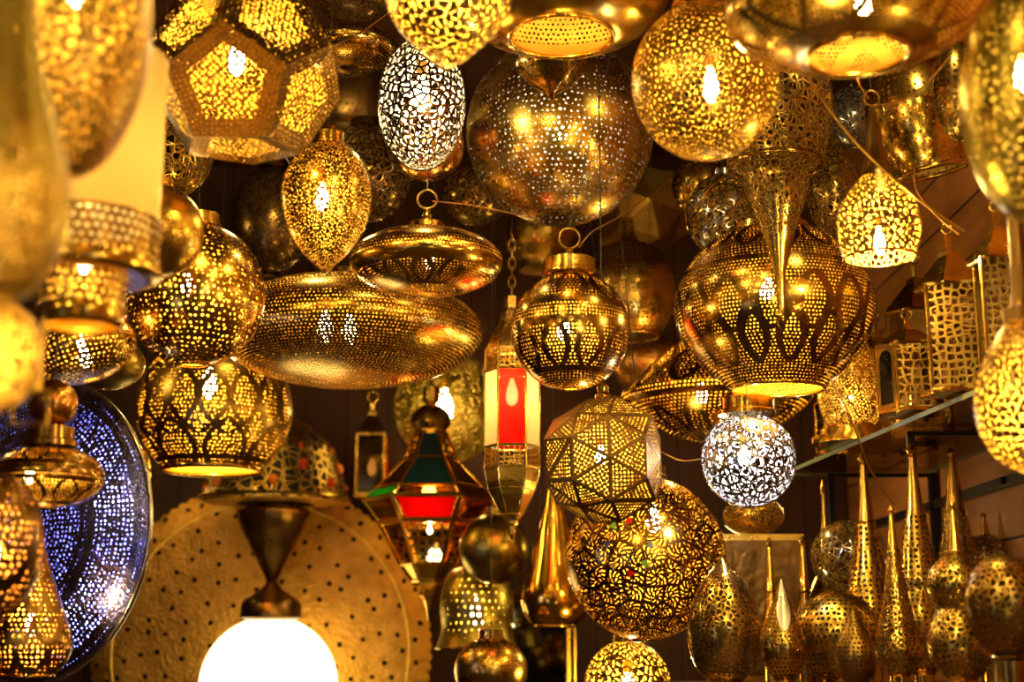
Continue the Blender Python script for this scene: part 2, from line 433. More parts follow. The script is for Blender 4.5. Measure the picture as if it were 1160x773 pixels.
# wide flattened ellipsoid
t, u, e = lamp('flattened_pendant_lamp', 'very wide flattened oval lamp of gold metal with tiny pinholes and two bulbs', 'lamp', (395, 377, 3.5), ell(152, 66, 377, 9, 179), dots(.30, .35, .3), 'brass', 4.4, inner='gold', power=0.9, bz=4, bsize=(9, 20), boff=(-24, -20), rough=.24, cap=(30, 12), bump=.06, lean=(-.45, .0))
bulb(t, u, 0, .004*BULB_POWER, off=(4, -26), size=(9, 20))
# star-faced polyhedron is built further down
# biconical saucer, right of it
lamp('ridged_pendant_lamp', 'wide gold lamp of two shallow cones meeting at a sharp ridge, dotted in arcs', 'lamp', (812, 449, 3.8), [(34, 67), (50, 56), (78, 32), (100, 10), (109, 2), (110, 0), (109, -2), (101, -12), (80, -28), (50, -44), (20, -52), (3, -54)],
     dots(.33, .3, .15, [('oval', 13, .57, .97, .08, 0, .38, 0), ('oval', 12, .10, .44, .08, .5, .38, 0), ('bands', (.5,), .018)]), 'aged_shaded', 5.0, inner='gold', power=2.2, bz=0, bsize=(7, 14), boff=(-20, -20), rough=.2, cap=(30, 8))
# onion lamp
lamp('onion_pendant_lamp', 'large rounded lamp with crossing leaf ribs over fine dots and an open lower ring', 'lamp', (877, 350, 3.05), [(40, 88), (62, 80), (90, 57), (108, 26), (113, 2), (110, -20), (98, -45), (80, -65), (62, -80), (52, -90)],
     dots(.31, .2, .2, [('oval', 15, .62, .89, .105, 0, .34, 0), ('oval', 15, .44, .72, .10, .5, .40, 0), ('oval', 13, .07, .29, .09, 0, .35, 0), ('bands', (.36,), .01)]), 'aged_shaded', 4.3, power=1.7, bz=22, bsize=(8, 18), boff=(-12, -24), rough=.2, cap=(42, 8), rim=(52, -90, 2.2), spl=True, lean=(-.02, .16), inner='gold')
# cutwork bell with a long pointed end, hung before the onion lamp
lamp('bell_pendant_lamp', 'dark cutwork bell lamp narrowing to a long thin spike that points down', 'lamp', (876, 125, 2.9), [(18, 70), (48, 57), (64, 30), (68, 0), (63, -30), (56, -52), (53, -60), (37, -64), (37, -70), (38, -82), (31, -105), (21, -130), (14, -150), (9, -168), (6, -180)],
     sliver(.07, (0, .86)), 'aged_shaded', 5, 10, power=0, bz=5, finial=[(6, 0), (6, -8), (4.5, -30), (4, -46), (6.5, -50), (5, -56), (1, -60)], rim=(53, -62, 2), spl=True, cap=(16, 8))
# teardrop hung by its long neck
lamp('drop_pendant_lamp', 'small glowing drop lamp with a long thin neck and wide open white mouth', 'lamp', (995, 252, 2.6), [(3, 134), (5, 122), (8, 100), (12, 74), (18, 54), (32, 36), (44, 16), (47, -4), (45, -22), (40, -40)],
     cells(.14, .95, (.46, 1.)), 'dark', 4, 8, inner='gold', power=9.0, bz=-20, bsize=(6, 18), ring=9, spl=True, rough=.3, rim=(40, -40, 1.5), lean=(-.03, -.06))
# dark pear behind the globe
lamp('pear_pendant_lamp', 'dark bronze pear lamp with a short neck and dotted bands, behind the ribbed globe', 'lamp', (713, 325, 4.05), [(5, 78), (8, 58), (14, 50), (33, 41), (49, 18), (54, -6), (50, -28), (40, -48), (31, -56)], dots(.28, .3, .2, [('bands', (.5, .62, .74), .03)]), 'brass', 5.4, rough=.24, spl=True, rim=(31, -56, 2))
# dull copper dome behind the ridged lamp
lamp('dome_pendant_lamp', 'plain reddish copper dome lamp mostly hidden behind the ridged lamp', 'lamp', (734, 412, 4.3), ell(40, 34, 412, 10, 170), dots(.2, .4), 'copper', 8, rough=.35, lean=(0, -.35))
# large sphere with pinwheels
t, u, e = lamp('sphere_pendant_lamp', 'large gold sphere with pinwheel slots and a few coloured glass chips', 'lamp', (731, 632, 3.4), ell(91, 92, 632, 8, 172), rosette(7, 1.4, .21, .14, .08, .95), 'aged_shaded', 6, 21, power=1.6, bz=45, bsize=(9, 18), boff=(8, -20), rough=.2, cap=(26, 12), rim=(16, -91, 2.5), lean=(-.1, .0), inner='gold')
for i, (px, py, c) in enumerate([(690, 602, 'green'), (707, 597, 'red'), (728, 624, 'blue'), (689, 645, 'amber'), (707, 654, 'red'), (722, 643, 'green'), (683, 622, 'blue')]):
    dx, dz = px-731, -(py-632); r = 91.5; dz2 = dz*.98
    yy = -math.sqrt(max(1, r*r-dx*dx-dz2*dz2)); nrm = Vector((dx, yy, dz2)).normalized()
    a = nrm.cross(Vector((0, 0, 1))).normalized(); b = a.cross(nrm); k = random.uniform(0, 6)
    ps = [nrm*r+a*math.cos(k+q*2.09)*5.5+b*math.sin(k+q*2.09)*5.5 for q in range(3)]
    vv = [p*u for p in ps]+[(p+nrm*1.6)*u for p in ps]
    o = mesh('glass_chip', vv, [[0, 1, 2], [5, 4, 3], [0, 3, 4, 1], [1, 4, 5, 2], [2, 5, 3, 0]], plain('chip_'+c, {'green': (.25, .5, .06), 'red': (.7, .02, .01), 'blue': (.05, .06, .12), 'amber': (.8, .4, .12)}[c], .15), t, False)
    o['label'] = c+' glass chip'
# bright ball at the bottom edge
lamp('ball_pendant_lamp', 'bright yellow round lamp with net-like cutwork at the bottom edge of the photo', 'lamp', (711, 777, 3.6), ell(50, 52, 777, 10, 172), cells(.13, .9), 'dark', 5, 8.5, inner='gold', power=3.2, bz=0, bsize=(9, 18), boff=(0, -8), cap=(16, 6), lean=(-.12, 0))
# plain teardrop
lamp('teardrop_pendant_lamp', 'plain polished brass teardrop lamp beside the pinwheel sphere', 'lamp', (628, 650, 3.85), [(8, 98), (13, 72), (21, 40), (29, 8), (36, -18), (38, -34), (32, -50), (22, -58)], ('dots', ('rad', .0)), 'gold', 8, rough=.16, spl=True, power=.0, rim=(22, -58, 2))
# dim round lamps further back
lamp('oval_pendant_lamp', 'dim smooth oval lamp between the coloured star lantern and the plain teardrop', 'lamp', (560, 622, 3.95), ell(40, 40, 622, 10, 170), dots(.15, .3), 'olive', 9, rough=.3, cap=(12, 8), bump=.1)
lamp('bell_pendant_lamp', 'dim blurred bell lamp hanging below the smooth oval lamp', 'lamp', (540, 692, 4.08), [(14, 50), (30, 44), (40, 22), (42, 0), (40, -20), (46, -42)], dots(.25, .4), 'olive', 8, rough=.35, power=.35, bump=.2, spl=True, rim=(46, -42, 2), lean=(.5, -.35))
lamp('gourd_pendant_lamp', 'dark blurred rounded lamp at the bottom edge left of the hanging post lantern', 'lamp', (556, 760, 3.6), ell(42, 38, 760, 10, 170), dots(.15, .3), 'brass', 9, rough=.25, cap=(14, 8))
lamp('disc_pendant_lamp', 'dim round filigree lamp behind the knob of the star lantern', 'lamp', (508, 462, 4.75), ell(62, 62, 462, 10, 170), rosette(8, .5, .28, .1, .05, .5), 'olive', 7, 22, power=.5, bz=2, bsize=(10, 22), boff=(-4, -12), rough=.35)
lamp('bowl_pendant_lamp', 'round-bottomed lamp with overlapping petal ribs and a bulb, below the dotted sphere', 'lamp', (243, 470, 3.95), [(60, 70), (78, 45), (87, 12), (86, -12), (76, -36), (62, -54), (54, -62)], dots(.36, .3, .4, [('oval', 8, .18, .74, .045, 0, .49, 0), ('oval', 8, .18, .74, .045, .5, .49, 0), ('oval', 8, .62, 1.1, .05, 0, .40, 0), ('bands', (.93,), .02)]), 'aged_shaded', 4.4, inner='gold', power=2.4, bz=34, bsize=(9, 20), boff=(-2, -26), rough=.3, spl=True, rim=(54, -62, 3), cap=(58, 8))
lamp('bud_pendant_lamp', 'tiny bright yellow bud lamp at the rim of the blue dish', 'lamp', (161, 535, 4.6), ell(11, 26, 535), cells(.12), 'dark', 4, 8, inner='gold', power=3., bz=0, bsize=(4, 10))

# ================================================================== hanging lamps, upper rows
lamp('cone_pendant_lamp', 'yellow lamp with a woven basket pattern tapering to a blunt point below', 'lamp', (508, 2, 2.3), [(22, 80), (52, 55), (70, 25), (73, 5), (66, -15), (48, -38), (24, -60), (7, -72)], cells(.13, .8), 'dark', 5, 12, inner='gold', power=4.0, bz=15, bsize=(10, 20), boff=(-10, -20), spl=True, rough=.35, cap=(22, 10))
lamp('dish_pendant_lamp', 'broad smooth gold dish lamp with a round dotted opening below, at the top edge', 'lamp', (636, -3, 2.7), [(30, 70), (74, 54), (108, 26), (121, 2), (117, -14), (98, -30), (72, -40), (58, -43)], dots(.3, .4, .2, zone=(0, .62)), 'gold', 6, power=0.32, bz=0, bsize=(9, 20), boff=(-25, -30), rough=.18, spl=True, rim=(58, -43, 3), cap=(28, 10))
lamp('cone_pendant_lamp', 'small dark dotted lamp with a cone-shaped point, in front of the very large dotted sphere', 'lamp', (625, 82, 3.0), [(8, 72), (34, 50), (44, 22), (41, 4), (22, -14), (4, -25)], dots(.26, .4, .2), 'aged_shaded', 7, rough=.2, finial=[(4, 0), (5, -3), (1, -7)])
lamp('globe_pendant_lamp', 'round amber lamp with worm-like cutwork and a clearly visible bulb at the top', 'lamp', (799, 92, 2.55), ell(84, 85, 92, 14, 174), ('cells', ('edge', .17), ('rnd', 1.)), 'aged_shaded', 5, 7.5, inner='gold', power=1.35, bz=-10, bsize=(9, 24), boff=(3, -20), rough=.3, cap=(34, 26))
lamp('dish_pendant_lamp', 'largest dish lamp at the top right with flower panels and a pale dotted mouth', 'lamp', (968, 8, 2.15), [(40, 70), (96, 54), (136, 22), (146, 0), (137, -20), (104, -40), (72, -50), (56, -53)],
     dots(.36, .3, .2, [('oval', 10, .45, .88, .06, 0, .40, 0), ('oval', 10, .20, .66, .06, .5, .46, 0), ('bands', (.93,), .05)]), 'brass', 5.4, power=0.5, bz=-5, bsize=(9, 22), boff=(4, -20), rough=.2, spl=True, rim=(56, -53, 3.5), cap=(38, 10), inner='gold')
lamp('saucer_pendant_lamp', 'dark gold saucer lamp with engraved circles, behind the many-sided lamp', 'lamp', (394, 56, 3.3), ell(58, 30, 56, 14, 172), dots(.33, .3, .2, [('scale', 9, 3., .07)]), 'aged_shaded', 4, power=0, rough=.2, cap=(18, 8))
lamp('saucer_pendant_lamp', 'dark saucer lamp half cut off by the top edge, above the engraved saucer', 'lamp', (402, 0, 3.7), ell(46, 26, 0, 14, 172), sliver(.07), 'dark', 5, 9, power=0, rough=.2, cap=(15, 8))
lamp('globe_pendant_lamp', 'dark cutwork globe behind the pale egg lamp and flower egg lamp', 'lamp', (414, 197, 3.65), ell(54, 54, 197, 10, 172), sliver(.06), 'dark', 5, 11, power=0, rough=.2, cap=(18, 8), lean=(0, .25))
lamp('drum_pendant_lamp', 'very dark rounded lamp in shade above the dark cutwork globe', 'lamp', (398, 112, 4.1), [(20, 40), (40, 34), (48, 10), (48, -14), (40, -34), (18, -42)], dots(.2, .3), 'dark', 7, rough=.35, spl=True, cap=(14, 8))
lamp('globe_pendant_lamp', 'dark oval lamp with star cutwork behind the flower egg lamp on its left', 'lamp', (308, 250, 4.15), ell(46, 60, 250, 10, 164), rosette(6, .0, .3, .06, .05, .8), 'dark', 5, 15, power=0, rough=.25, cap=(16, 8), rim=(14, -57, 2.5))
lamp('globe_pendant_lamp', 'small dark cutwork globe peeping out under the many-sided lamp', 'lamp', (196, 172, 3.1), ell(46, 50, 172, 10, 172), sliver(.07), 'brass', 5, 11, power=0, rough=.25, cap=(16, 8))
lamp('oval_pendant_lamp', 'smooth hammered gold oval lamp just right of the pale cylinder shade', 'lamp', (176, 262, 2.52), ell(54, 52, 262, 10, 172), dots(.22, .5, .4), 'gold', 6, power=0, rough=.28, bump=.25, cap=(18, 8))
lamp('globe_pendant_lamp', 'small dark globe lamp under the left edge of the very large dotted sphere', 'lamp', (538, 222, 4.0), ell(38, 34, 222, 10, 172), sliver(.07), 'aged_shaded', 5, 10, power=0, rough=.2)
lamp('drum_pendant_lamp', 'dim blurred brass drum lamp deep behind the ring of the ribbed globe', 'lamp', (612, 272, 4.5), [(16, 34), (34, 28), (40, 8), (36, -12), (24, -22), (24, -34)], dots(.2, .3), 'brass', 8, rough=.3, spl=True)
lamp('globe_pendant_lamp', 'small speckled globe with a bluish glint, left of the bell lamp', 'lamp', (794, 211, 3.65), ell(33, 34, 211, 10, 172), cells(.3, 1.), 'brass', 4, 8, power=0, rough=.18, cap=(10, 6))
t, u, e = lamp('twisted_pendant_lamp', 'round lamp of twisted cutwork bands above the left side of the onion lamp', 'lamp', (820, 244, 3.42), ell(43, 46, 244, 10, 172), sliver(.08), 'steel', 4, 10, power=0, rough=.2, cap=(12, 6), inner='brass')
for k in range(6):
    pts = []
    for i in range(17):
        q = R(14+152*i/16); a = k*math.pi/3+i*.11; pts.append((44*math.sin(q)*math.sin(a)*u, 44*math.sin(q)*math.cos(a)*u, 46*math.cos(q)*u))
    tube('twisted_band', pts, 1.6*u, metal('brass', .2), t, 6)
lamp('pot_pendant_lamp', 'dark pot-shaped lamp with round holes and a wide open mouth below', 'lamp', (1042, 132, 3.0), [(22, 62), (44, 50), (56, 22), (58, 0), (52, -28), (42, -48), (40, -60)], dots(.24, .4, .35), 'brass', 7.5, rough=.18, spl=True, rim=(40, -60, 3), tilt=(R(6), R(-12), 0), cap=(14, 8), power=0)
lamp('oval_pendant_lamp', 'large oval gold lamp cut off by the right edge, with its bulb showing', 'lamp', (1166, 116, 1.92), ell(76, 126, 116, 8, 172), ('cells', ('edge', .22), ('rnd', 1.)), 'olive', 6, 11, power=1.0, bz=25, bsize=(9, 24), boff=(-14, -24), rough=.3, bump=.2, cap=(20, 10))
lamp('oval_pendant_lamp', 'dark narrow oval lamp tucked behind the large oval lamp at the right', 'lamp', (1086, 104, 2.75), ell(28, 52, 104, 10, 172), cells(.22), 'aged_shaded', 5, 8, power=0, rough=.25, cap=(10, 6))
lamp('teardrop_pendant_lamp', 'dark cutwork teardrop lamp between the bell lamp and the small glowing drop', 'lamp', (944, 212, 3.45), [(4, 58), (15, 42), (28, 18), (33, -8), (26, -36), (12, -56), (3, -66)], sliver(.07), 'aged_shaded', 4, 9, power=0, rough=.2, spl=True, finial=[(3, 0), (4, -3), (1, -8)])
lamp('globe_pendant_lamp', 'small dark cutwork globe in front of the pot lamp, behind the drop lamp neck', 'lamp', (966, 132, 3.55), ell(30, 34, 132, 10, 172), sliver(.08), 'steel', 4, 9, power=0, rough=.18)
lamp('pear_pendant_lamp', 'yellow pear lamp with honeycomb holes and a long neck at the right edge', 'lamp', (1166, 455, 2.15), [(9, 215), (10, 160), (12, 112), (22, 106), (24, 88), (30, 78), (46, 52), (58, 20), (61, -8), (55, -40), (38, -66), (16, -80)], cells(.13, .75, (.40, 1.)), 'dark', 5, 10, inner='gold', power=2.6, bz=-10, bsize=(9, 20), boff=(6, 0), rough=.32, spl=True)

# ================================================================== blurred lamps at the left edge
lamp('pear_pendant_lamp', 'big blurred olive-gold pear lamp at the left edge, closest of all', 'lamp', (-2, 222, 1.28), [(20, 260), (26, 220), (36, 165), (50, 110), (66, 60), (78, 15), (80, -12), (72, -60), (52, -98), (24, -116)], cells(.2, 1.), 'olive', 6, 9, power=0.3, bz=20, boff=(-34, 0), rough=.4, spl=True, inner='gold')
lamp('ball_pendant_lamp', 'blurred bright yellow ball lamp below the big olive-gold pear lamp', 'lamp', (-2, 404, 1.5), ell(50, 62, 404, 10, 172), cells(.16, 1.), 'aged_shaded', 5, 8, inner='gold', power=1.8, bz=10, boff=(-18, 0), rough=.35, lean=(-.2, .0))
lamp('egg_pendant_lamp', 'large blurred amber egg lamp in front of the pale cylinder shade', 'lamp', (84, 24, 1.62), ell(86, 158, 24, 8, 172), cells(.24, 1.), 'aged_shaded', 6, 12, power=0.75, bz=40, rough=.4, inner='gold')
t, u, e = lamp('saucer_pendant_lamp', 'small gold saucer lamp with a ball on its collar, before the blue-violet lamp', 'lamp', (55, 540, 2.42), ell(62, 36, 540, 20, 172), dots(.36, .2, .2, [('oval', 9, .5, .84, .05, 0, .36), ('oval', 8, .06, .36, .05, .5, .36), ('bands', (.42, .45), .02)]), 'aged_shaded', 3.8, inner='gold', power=2.0, bz=0, bsize=(6, 11), boff=(-16, -16), rough=.22, cord=False)
turned('collar', [(18, 58), (26, 56), (26, 42), (30, 40), (30, 34), (24, 33), (24, 26)], u, metal('aged_shaded', .2), t)
turned('neck_ball', [(r, z+84) for r, z in ell(27, 28, None, 6, 174, 16)], u, metal('copper', .25, bump=.3, bscale=90), t)
tube('cord', [(0, 0, 110*u), (0, 0, CEIL-t.location.z)], .0017, plain('cord_flex', (.03, .018, .01)), t, 6)
lamp('dome_pendant_lamp', 'tilted dotted shallow lamp below the pale cylinder shade', 'lamp', (94, 396, 2.72), ell(60, 38, 396, 10, 172), dots(.32, .4, .3), 'brass', 6, power=.5, rough=.25, tilt=(0, R(-18), 0))
lamp('dome_pendant_lamp', 'plain dull brass oval lamp behind the tilted dotted lamp', 'lamp', (122, 412, 3.4), ell(42, 30, 412, 10, 172), dots(.15, .4), 'olive', 7, rough=.35, bump=.15)
lamp('ball_pendant_lamp', 'orange-gold ball lamp with rows of short slots at the lower left edge', 'lamp', (-8, 618, 2.1), ell(56, 82, 618, 8, 172), dots(.33, .2, .3, [('scale', 5, 2.5, .06)]), 'dark', 8, inner='copper', power=0.9, bz=0, rough=.3, lean=(-.1, 0))
lamp('teardrop_pendant_lamp', 'orange fish-scale teardrop lamp in the lower left corner', 'lamp', (36, 692, 2.65), [(4, 100), (8, 80), (18, 48), (32, 10), (44, -22), (47, -42), (40, -60), (28, -72)], dots(.36, .3, .2, [('scale', 8, 5., .07)]), 'aged_shaded', 6, inner='copper', power=1.7, bz=-15, bsize=(7, 16), rough=.28, spl=True, rim=(28, -72, 2), lean=(-.1, 0))

# pale cylinder shade with stepped brass base
d = 1.95; u = d/F
t = thing('cylinder_pendant_lamp', 'cylinder lamp with a glowing pale yellow shade and two dotted brass tiers below', 'lamp', P(99, 250, d))
turned_top = [(10, 205), (78, 203), (80, 196)]
shell('cylinder_shade', [(80, 198), (80, 100), (80, -4)], u, [frosted('parchment', (1, .84, .46), .85)]*2, t, 64, 20, wall=1.)
shell('top_plate', turned_top, u, [metal('brass', .25)]*2, t, 48, 10)
shell('dotted_band', [(82, -2), (82, -10), (82, -52)], u, [metal('brass', .25, dots(.36, .2, .2)), metal('gold', .5, dots(.36, .2, .2), True)], t, 64, 10)
tube('rim', circle((0, 0, -3*u), 82.5*u, 56, 'z'), 2.4*u, metal('gold', .2), t, 8, True)
shell('lower_rim', [(84, -52), (86, -58), (84, -66), (70, -68), (48, -66)], u, [metal('gold', .2), metal('gold', .3)], t, 64, 6)
shell('lower_tier', [(47, -66), (47, -74), (47, -104)], u, [metal('brass', .25, dots(.36, .2, .2)), metal('gold', .5, dots(.36, .2, .2), True)], t, 48, 10)
shell('tier_rim', [(48, -102), (50, -108), (48, -120), (42, -124)], u, [metal('gold', .2), metal('gold', .3)], t, 48, 6)
bulb(t, u, 80, 3.4, (1, .72, .33), (10, 24)); bulb(t, u, -48, .2, (1, .72, .24), (8, 14))
tube('cord', [(0, 0, 204*u), (0, 0, CEIL-t.location.z)], .002, plain('cord_flex', (.03, .018, .01)), t, 6)

# square brass hook frame in front of the blue dish
d = 1.7; u = d/F
t = thing('hanging_bracket', 'blurred square brass hanging bracket in front of the tilted dotted lamp', 'bracket', P(40, 440, d))
tube('bracket_rod', [(4*u, 0, 80*u), (4*u, 0, 10*u), (4*u, 0, -4*u)], 4*u, metal('gold', .3), t)
tube('bracket_loop', [(-24*u, 0, -4*u), (16*u, 0, -4*u), (16*u, 0, -40*u), (-24*u, 0, -40*u)], 3.6*u, metal('brass', .3), t, 8, True)
tube('cord', [(4*u, 0, 78*u), (4*u, .0, 160*u), (-.1, 0.02, CEIL-t.location.z)], .0017, plain('cord_flex', (.03, .018, .01)), t, 6)

# ================================================================== blue dish and the round tray
def dish_mat(): pass
d = 2.95; u = d/F
t = thing('hanging_dish', 'big round flattened lamp of pierced metal tinted as in blue-violet light, turned on its side at the lower left', 'lamp', P(40, 601, d))
t.matrix_world = Matrix.Translation(P(40, 601, d)) @ Matrix.Rotation(R(-28), 4, 'Z') @ Matrix.Rotation(R(90), 4, 'X')
V_DISH = dots(.36, .5, .4, [('oval', 16, .30, .46, .03, 0, .4), ('bands', (.27, .485), .008)])
shell('dish', spline([(2, 36), (50, 33), (100, 25), (140, 13), (164, 4), (170, 0), (164, -5), (140, -16), (100, -28), (50, -36), (2, -38)]), u, [metal('violet', .26, V_DISH, bump=.3, bscale=120), metal('violet', .5, V_DISH, True)], t, 96, 5.2)  # blue light on the dish is put into its metal colour
tube('rim', circle((0, 0, 0), 170.5*u, 72, 'z'), 3.0*u, metal('silver', .25), t, 8, True)
for bx, bz in ((74, 28), (62, -52), (5, 76), (8, -84)): bulb(t, u, -4, 2.4, (.62, .66, 1.), (5, 9), (bx, bz), glow('added_cool_bulb', (.75, .8, 1), 14.))  # cool bulbs added inside the closed dish to light its holes
inv = t.matrix_world.inverted(); w = t.matrix_world.translation
tube('cord', [inv @ (w+Vector((0, .0, 171*u))), inv @ Vector((w.x, w.y+.02, CEIL))], .0017, plain('cord_flex', (.03, .018, .01)), t, 6)

d = 4.85; u = d/F
c = P(300, 738, d); c.y = BACKY-.06
t = thing('hanging_tray', 'very large round orange-gold tray with a scalloped rim, behind the white glowing globe', 'tray', c)
t.rotation_euler = (R(90), 0, 0)
def scallop(a, v): return 1+.016*abs(math.sin(50*a))*(1 if v > .93 else 0)
TRAY = dots(.125, .1, .6)
shell('tray', [(2, 6), (60, 6), (120, 5), (158, 4), (164, 8), (170, 4), (182, 4), (187, 2), (188, 0)], u, [metal('tray', .45, TRAY, bump=1., bscale=85), metal('dark', .5, TRAY, True)], t, 400, 24., wob=scallop)
tube('rim', circle((0, 0, 5*u), 166*u, 90, 'z'), 1.8*u, metal('gold', .4), t, 8, True)

# ================================================================== many-sided lamps
def frame_faces(name, faces, ctr_u, inset, mats_frame, mats_pane, parent, spacing, lift=0., thick=1.5, u=1., frame_k=1.):
    """flat pierced panes (one mesh) in a frame of plain strips (one mesh)"""
    fm = []; fv, ff = [], []; pv, pf, uv = [], [], []
    for poly in faces:
        c = sum(poly, Vector())/len(poly); n = (poly[1]-poly[0]).cross(poly[2]-poly[0]).normalized()
        if n.dot(c) < 0: poly = poly[::-1]; n = -n
        inn = [c+(p-c)*(1-inset)+n*lift for p in poly]; m = len(poly)
        for s, off in ((0, 0.), (1, -thick)):
            b = len(fv); fv += [p+n*off for p in poly]+[p+n*off for p in inn]
            for k in range(m):
                k2 = (k+1) % m; q = [b+k, b+k2, b+m+k2, b+m+k]; ff.append(q if not s else q[::-1]); fm.append(s)
        ex = (poly[1]-poly[0]).normalized(); ey = n.cross(ex)
        for off in (-.2, -.6):
            b = len(pv); pv += [p+n*off for p in inn]; f = list(range(b, b+m)); pf.append(f if off > -.5 else f[::-1])
            q = [((p-c).dot(ex)/spacing, (p-c).dot(ey)/spacing) for p in inn]
            for w in (q if off > -.5 else q[::-1]): uv += w
    fo = mesh('frame', [p*u for p in fv], ff, mats_frame if isinstance(mats_frame, list) else [mats_frame]*2, parent, False, mi=fm)
    fuv = []
    for f in fo.data.polygons:
        q = [fo.data.vertices[i].co/u for i in f.vertices]; ex = (q[1]-q[0]).normalized(); ey = f.normal.cross(ex)
        for p in q: fuv += [(p-q[0]).dot(ex)/spacing*frame_k, (p-q[0]).dot(ey)/spacing*frame_k]
    for nm in ('dot', 'ang', 'cut'): fo.data.uv_layers.new(name=nm).data.foreach_set('uv', fuv)
    o = mesh('panes', [p*u for p in pv], pf, mats_pane, parent, False, mi=[i % 2 for i in range(len(pf))])
    for nm in ('dot', 'ang', 'cut'): o.data.uv_layers.new(name=nm).data.foreach_set('uv', uv)

def dodeca(r):
    g = (1+5**.5)/2; vs = [Vector(v) for v in [(x, y, z) for x in (-1, 1) for y in (-1, 1) for z in (-1, 1)]]
    for a in (-1, 1):
        for b in (-1, 1): vs += [Vector((0, a/g, b*g)), Vector((a/g, b*g, 0)), Vector((a*g, 0, b/g))]
    return [v.normalized()*r for v in vs]
def hull_faces(vs):
    """the flat faces of a convex solid, each as an ordered ring of points"""
    import itertools
    seen = {}; n = len(vs)
    for i, j, k in itertools.combinations(range(n), 3):
        nn = (vs[j]-vs[i]).cross(vs[k]-vs[i])
        if nn.length < 1e-6: continue
        nn.normalize(); dd = nn.dot(vs[i])
        if dd < 0: nn, dd = -nn, -dd
        ds = [nn.dot(v)-dd for v in vs]
        if max(ds) > 1e-4*vs[0].length: continue
        idx = tuple(q for q in range(n) if abs(ds[q]) < 1e-4*vs[0].length)
        seen[idx] = nn
    out = []
    for idx, nn in seen.items():
        c = sum((vs[q] for q in idx), Vector())/len(idx); ex = (vs[idx[0]]-c).normalized(); ey = nn.cross(ex)
        out.append([vs[q] for q in sorted(idx, key=lambda q: math.atan2((vs[q]-c).dot(ey), (vs[q]-c).dot(ex)))])
    return out
def face_to(faces, pick, target, spin=0.):
    """turn the solid so that the face picked looks along target, with one vertex up"""
    f = [q for q in faces if len(q) == pick][0]; c = (sum(f, Vector())/len(f)).normalized()
    q = c.rotation_difference(target); faces = [[q @ p for p in g] for g in faces]; f = [q @ p for p in f]
    c = sum(f, Vector())/len(f); e = f[0]-c; side = Vector((0, 0, 1)).cross(target).normalized(); up = target.cross(side)
    a = math.atan2(e.dot(side), e.dot(up))
    q2 = Matrix.Rotation(a+spin, 3, target)
    return [[q2 @ p for p in g] for g in faces]

# twelve-sided lamp, top left
d = 2.5; u = d/F
t = thing('dodecahedron_pendant_lamp', 'big twelve-sided lamp of pierced pentagon panels in plain brass strips, bulb visible', 'lamp', P(276, 82, d))
fs = face_to(hull_faces(dodeca(113)), 5, Vector((-.02, -.86, -.52)).normalized())
pd = dots(.43, .3, .5)
frame_faces('d', fs, None, .34, [metal('dark', .32, dots(.25, .3, .5)), metal('gold', .5, dots(.25, .3, .5), True, metallic=.15)], [metal('dark', .32, pd, bump=.2), metal('gold', .5, pd, True, metallic=.15)], t, 5.6, u=u, lift=-2.)
bulb(t, u, 12, 1.8*BULB_POWER*(100*u)**2, size=(9, 24), off=(-4, -20))
turned('cap', [(8, 128), (26, 126), (28, 116), (28, 104)], u, metal('brass', .2), t)
tube('cord', [(0, 0, 127*u), (0, 0, CEIL-t.location.z)], .0017, plain('cord_flex', (.03, .018, .01)), t, 6)

# star-faced lamp, centre: hexagons and squares raised to low points
d = 2.98; u = d/F
t = thing('faceted_pendant_lamp', 'gold faceted ball lamp of dotted triangle panels between dark ribs', 'lamp', P(684, 521, d))
vs = []
import itertools
for p in itertools.permutations((0, 1, 2)):
    for sx in (-1, 1):
        for sy in (-1, 1):
            v = Vector((0, sx, sy*2)); w = Vector((v[p[0]], v[p[1]], v[p[2]]))
            if not any((w-q).length < 1e-6 for q in vs): vs.append(w)
vs = [v.normalized()*75 for v in vs]
fs = face_to(hull_faces(vs), 6, Vector((.04, -.99, -.08)).normalized(), R(62))
tri = []
for f in fs:
    c = sum(f, Vector())/len(f)
    if len(f) == 6:
        c = c*1.12
        tri += [[c, f[k], f[(k+1) % 6]] for k in range(6)]
    else: tri += [[f[0], f[1], f[2]], [f[0], f[2], f[3]]]
pd = dots(.33, .1, .05)
frame_faces('f', tri, None, .16, metal('dark', .5), [metal('dark', .55, pd), metal('gold', .5, pd, True, metallic=.2)], t, 4.3, u=u)
bulb(t, u, 4, 2.2*BULB_POWER*(70*u)**2, size=(7, 12), off=(-4, -18))
turned('cap', [(4, 88), (7, 84), (6, 78), (9, 74), (9, 66)], u, metal('gold', .2), t, 16)
tube('cord', [(0, 0, 87*u), (0, 0, 120*u), (.0, .0, CEIL-t.location.z)], .0017, plain('cord_flex', (.03, .018, .01)), t, 6)

# brown pointed star lamp, far back
d = 4.7; u = d/F
t = thing('star_pendant_lamp', 'large dim brown star-shaped lamp of pointed facets behind the dark pear lamp', 'lamp', P(728, 232, d))
fs = hull_faces([v for v in dodeca(58)]); tri = []
for f in fs:
    c = sum(f, Vector())/5*1.55; tri += [[c, f[k], f[(k+1) % 5]] for k in range(5)]
q = Euler((.3, .2, .5)).to_matrix(); tri = [[q @ p for p in f] for f in tri]
pd = dots(.3, .2, .1)
frame_faces('s', tri, None, .12, metal('aged_shaded', .35), [metal('aged_shaded', .4, pd), metal('aged_shaded', .5, pd, True)], t, 4.2, u=u)
tube('cord', [(0, 0, 60*u), (0, 0, CEIL-t.location.z)], .0017, plain('cord_flex', (.03, .018, .01)), t, 6)

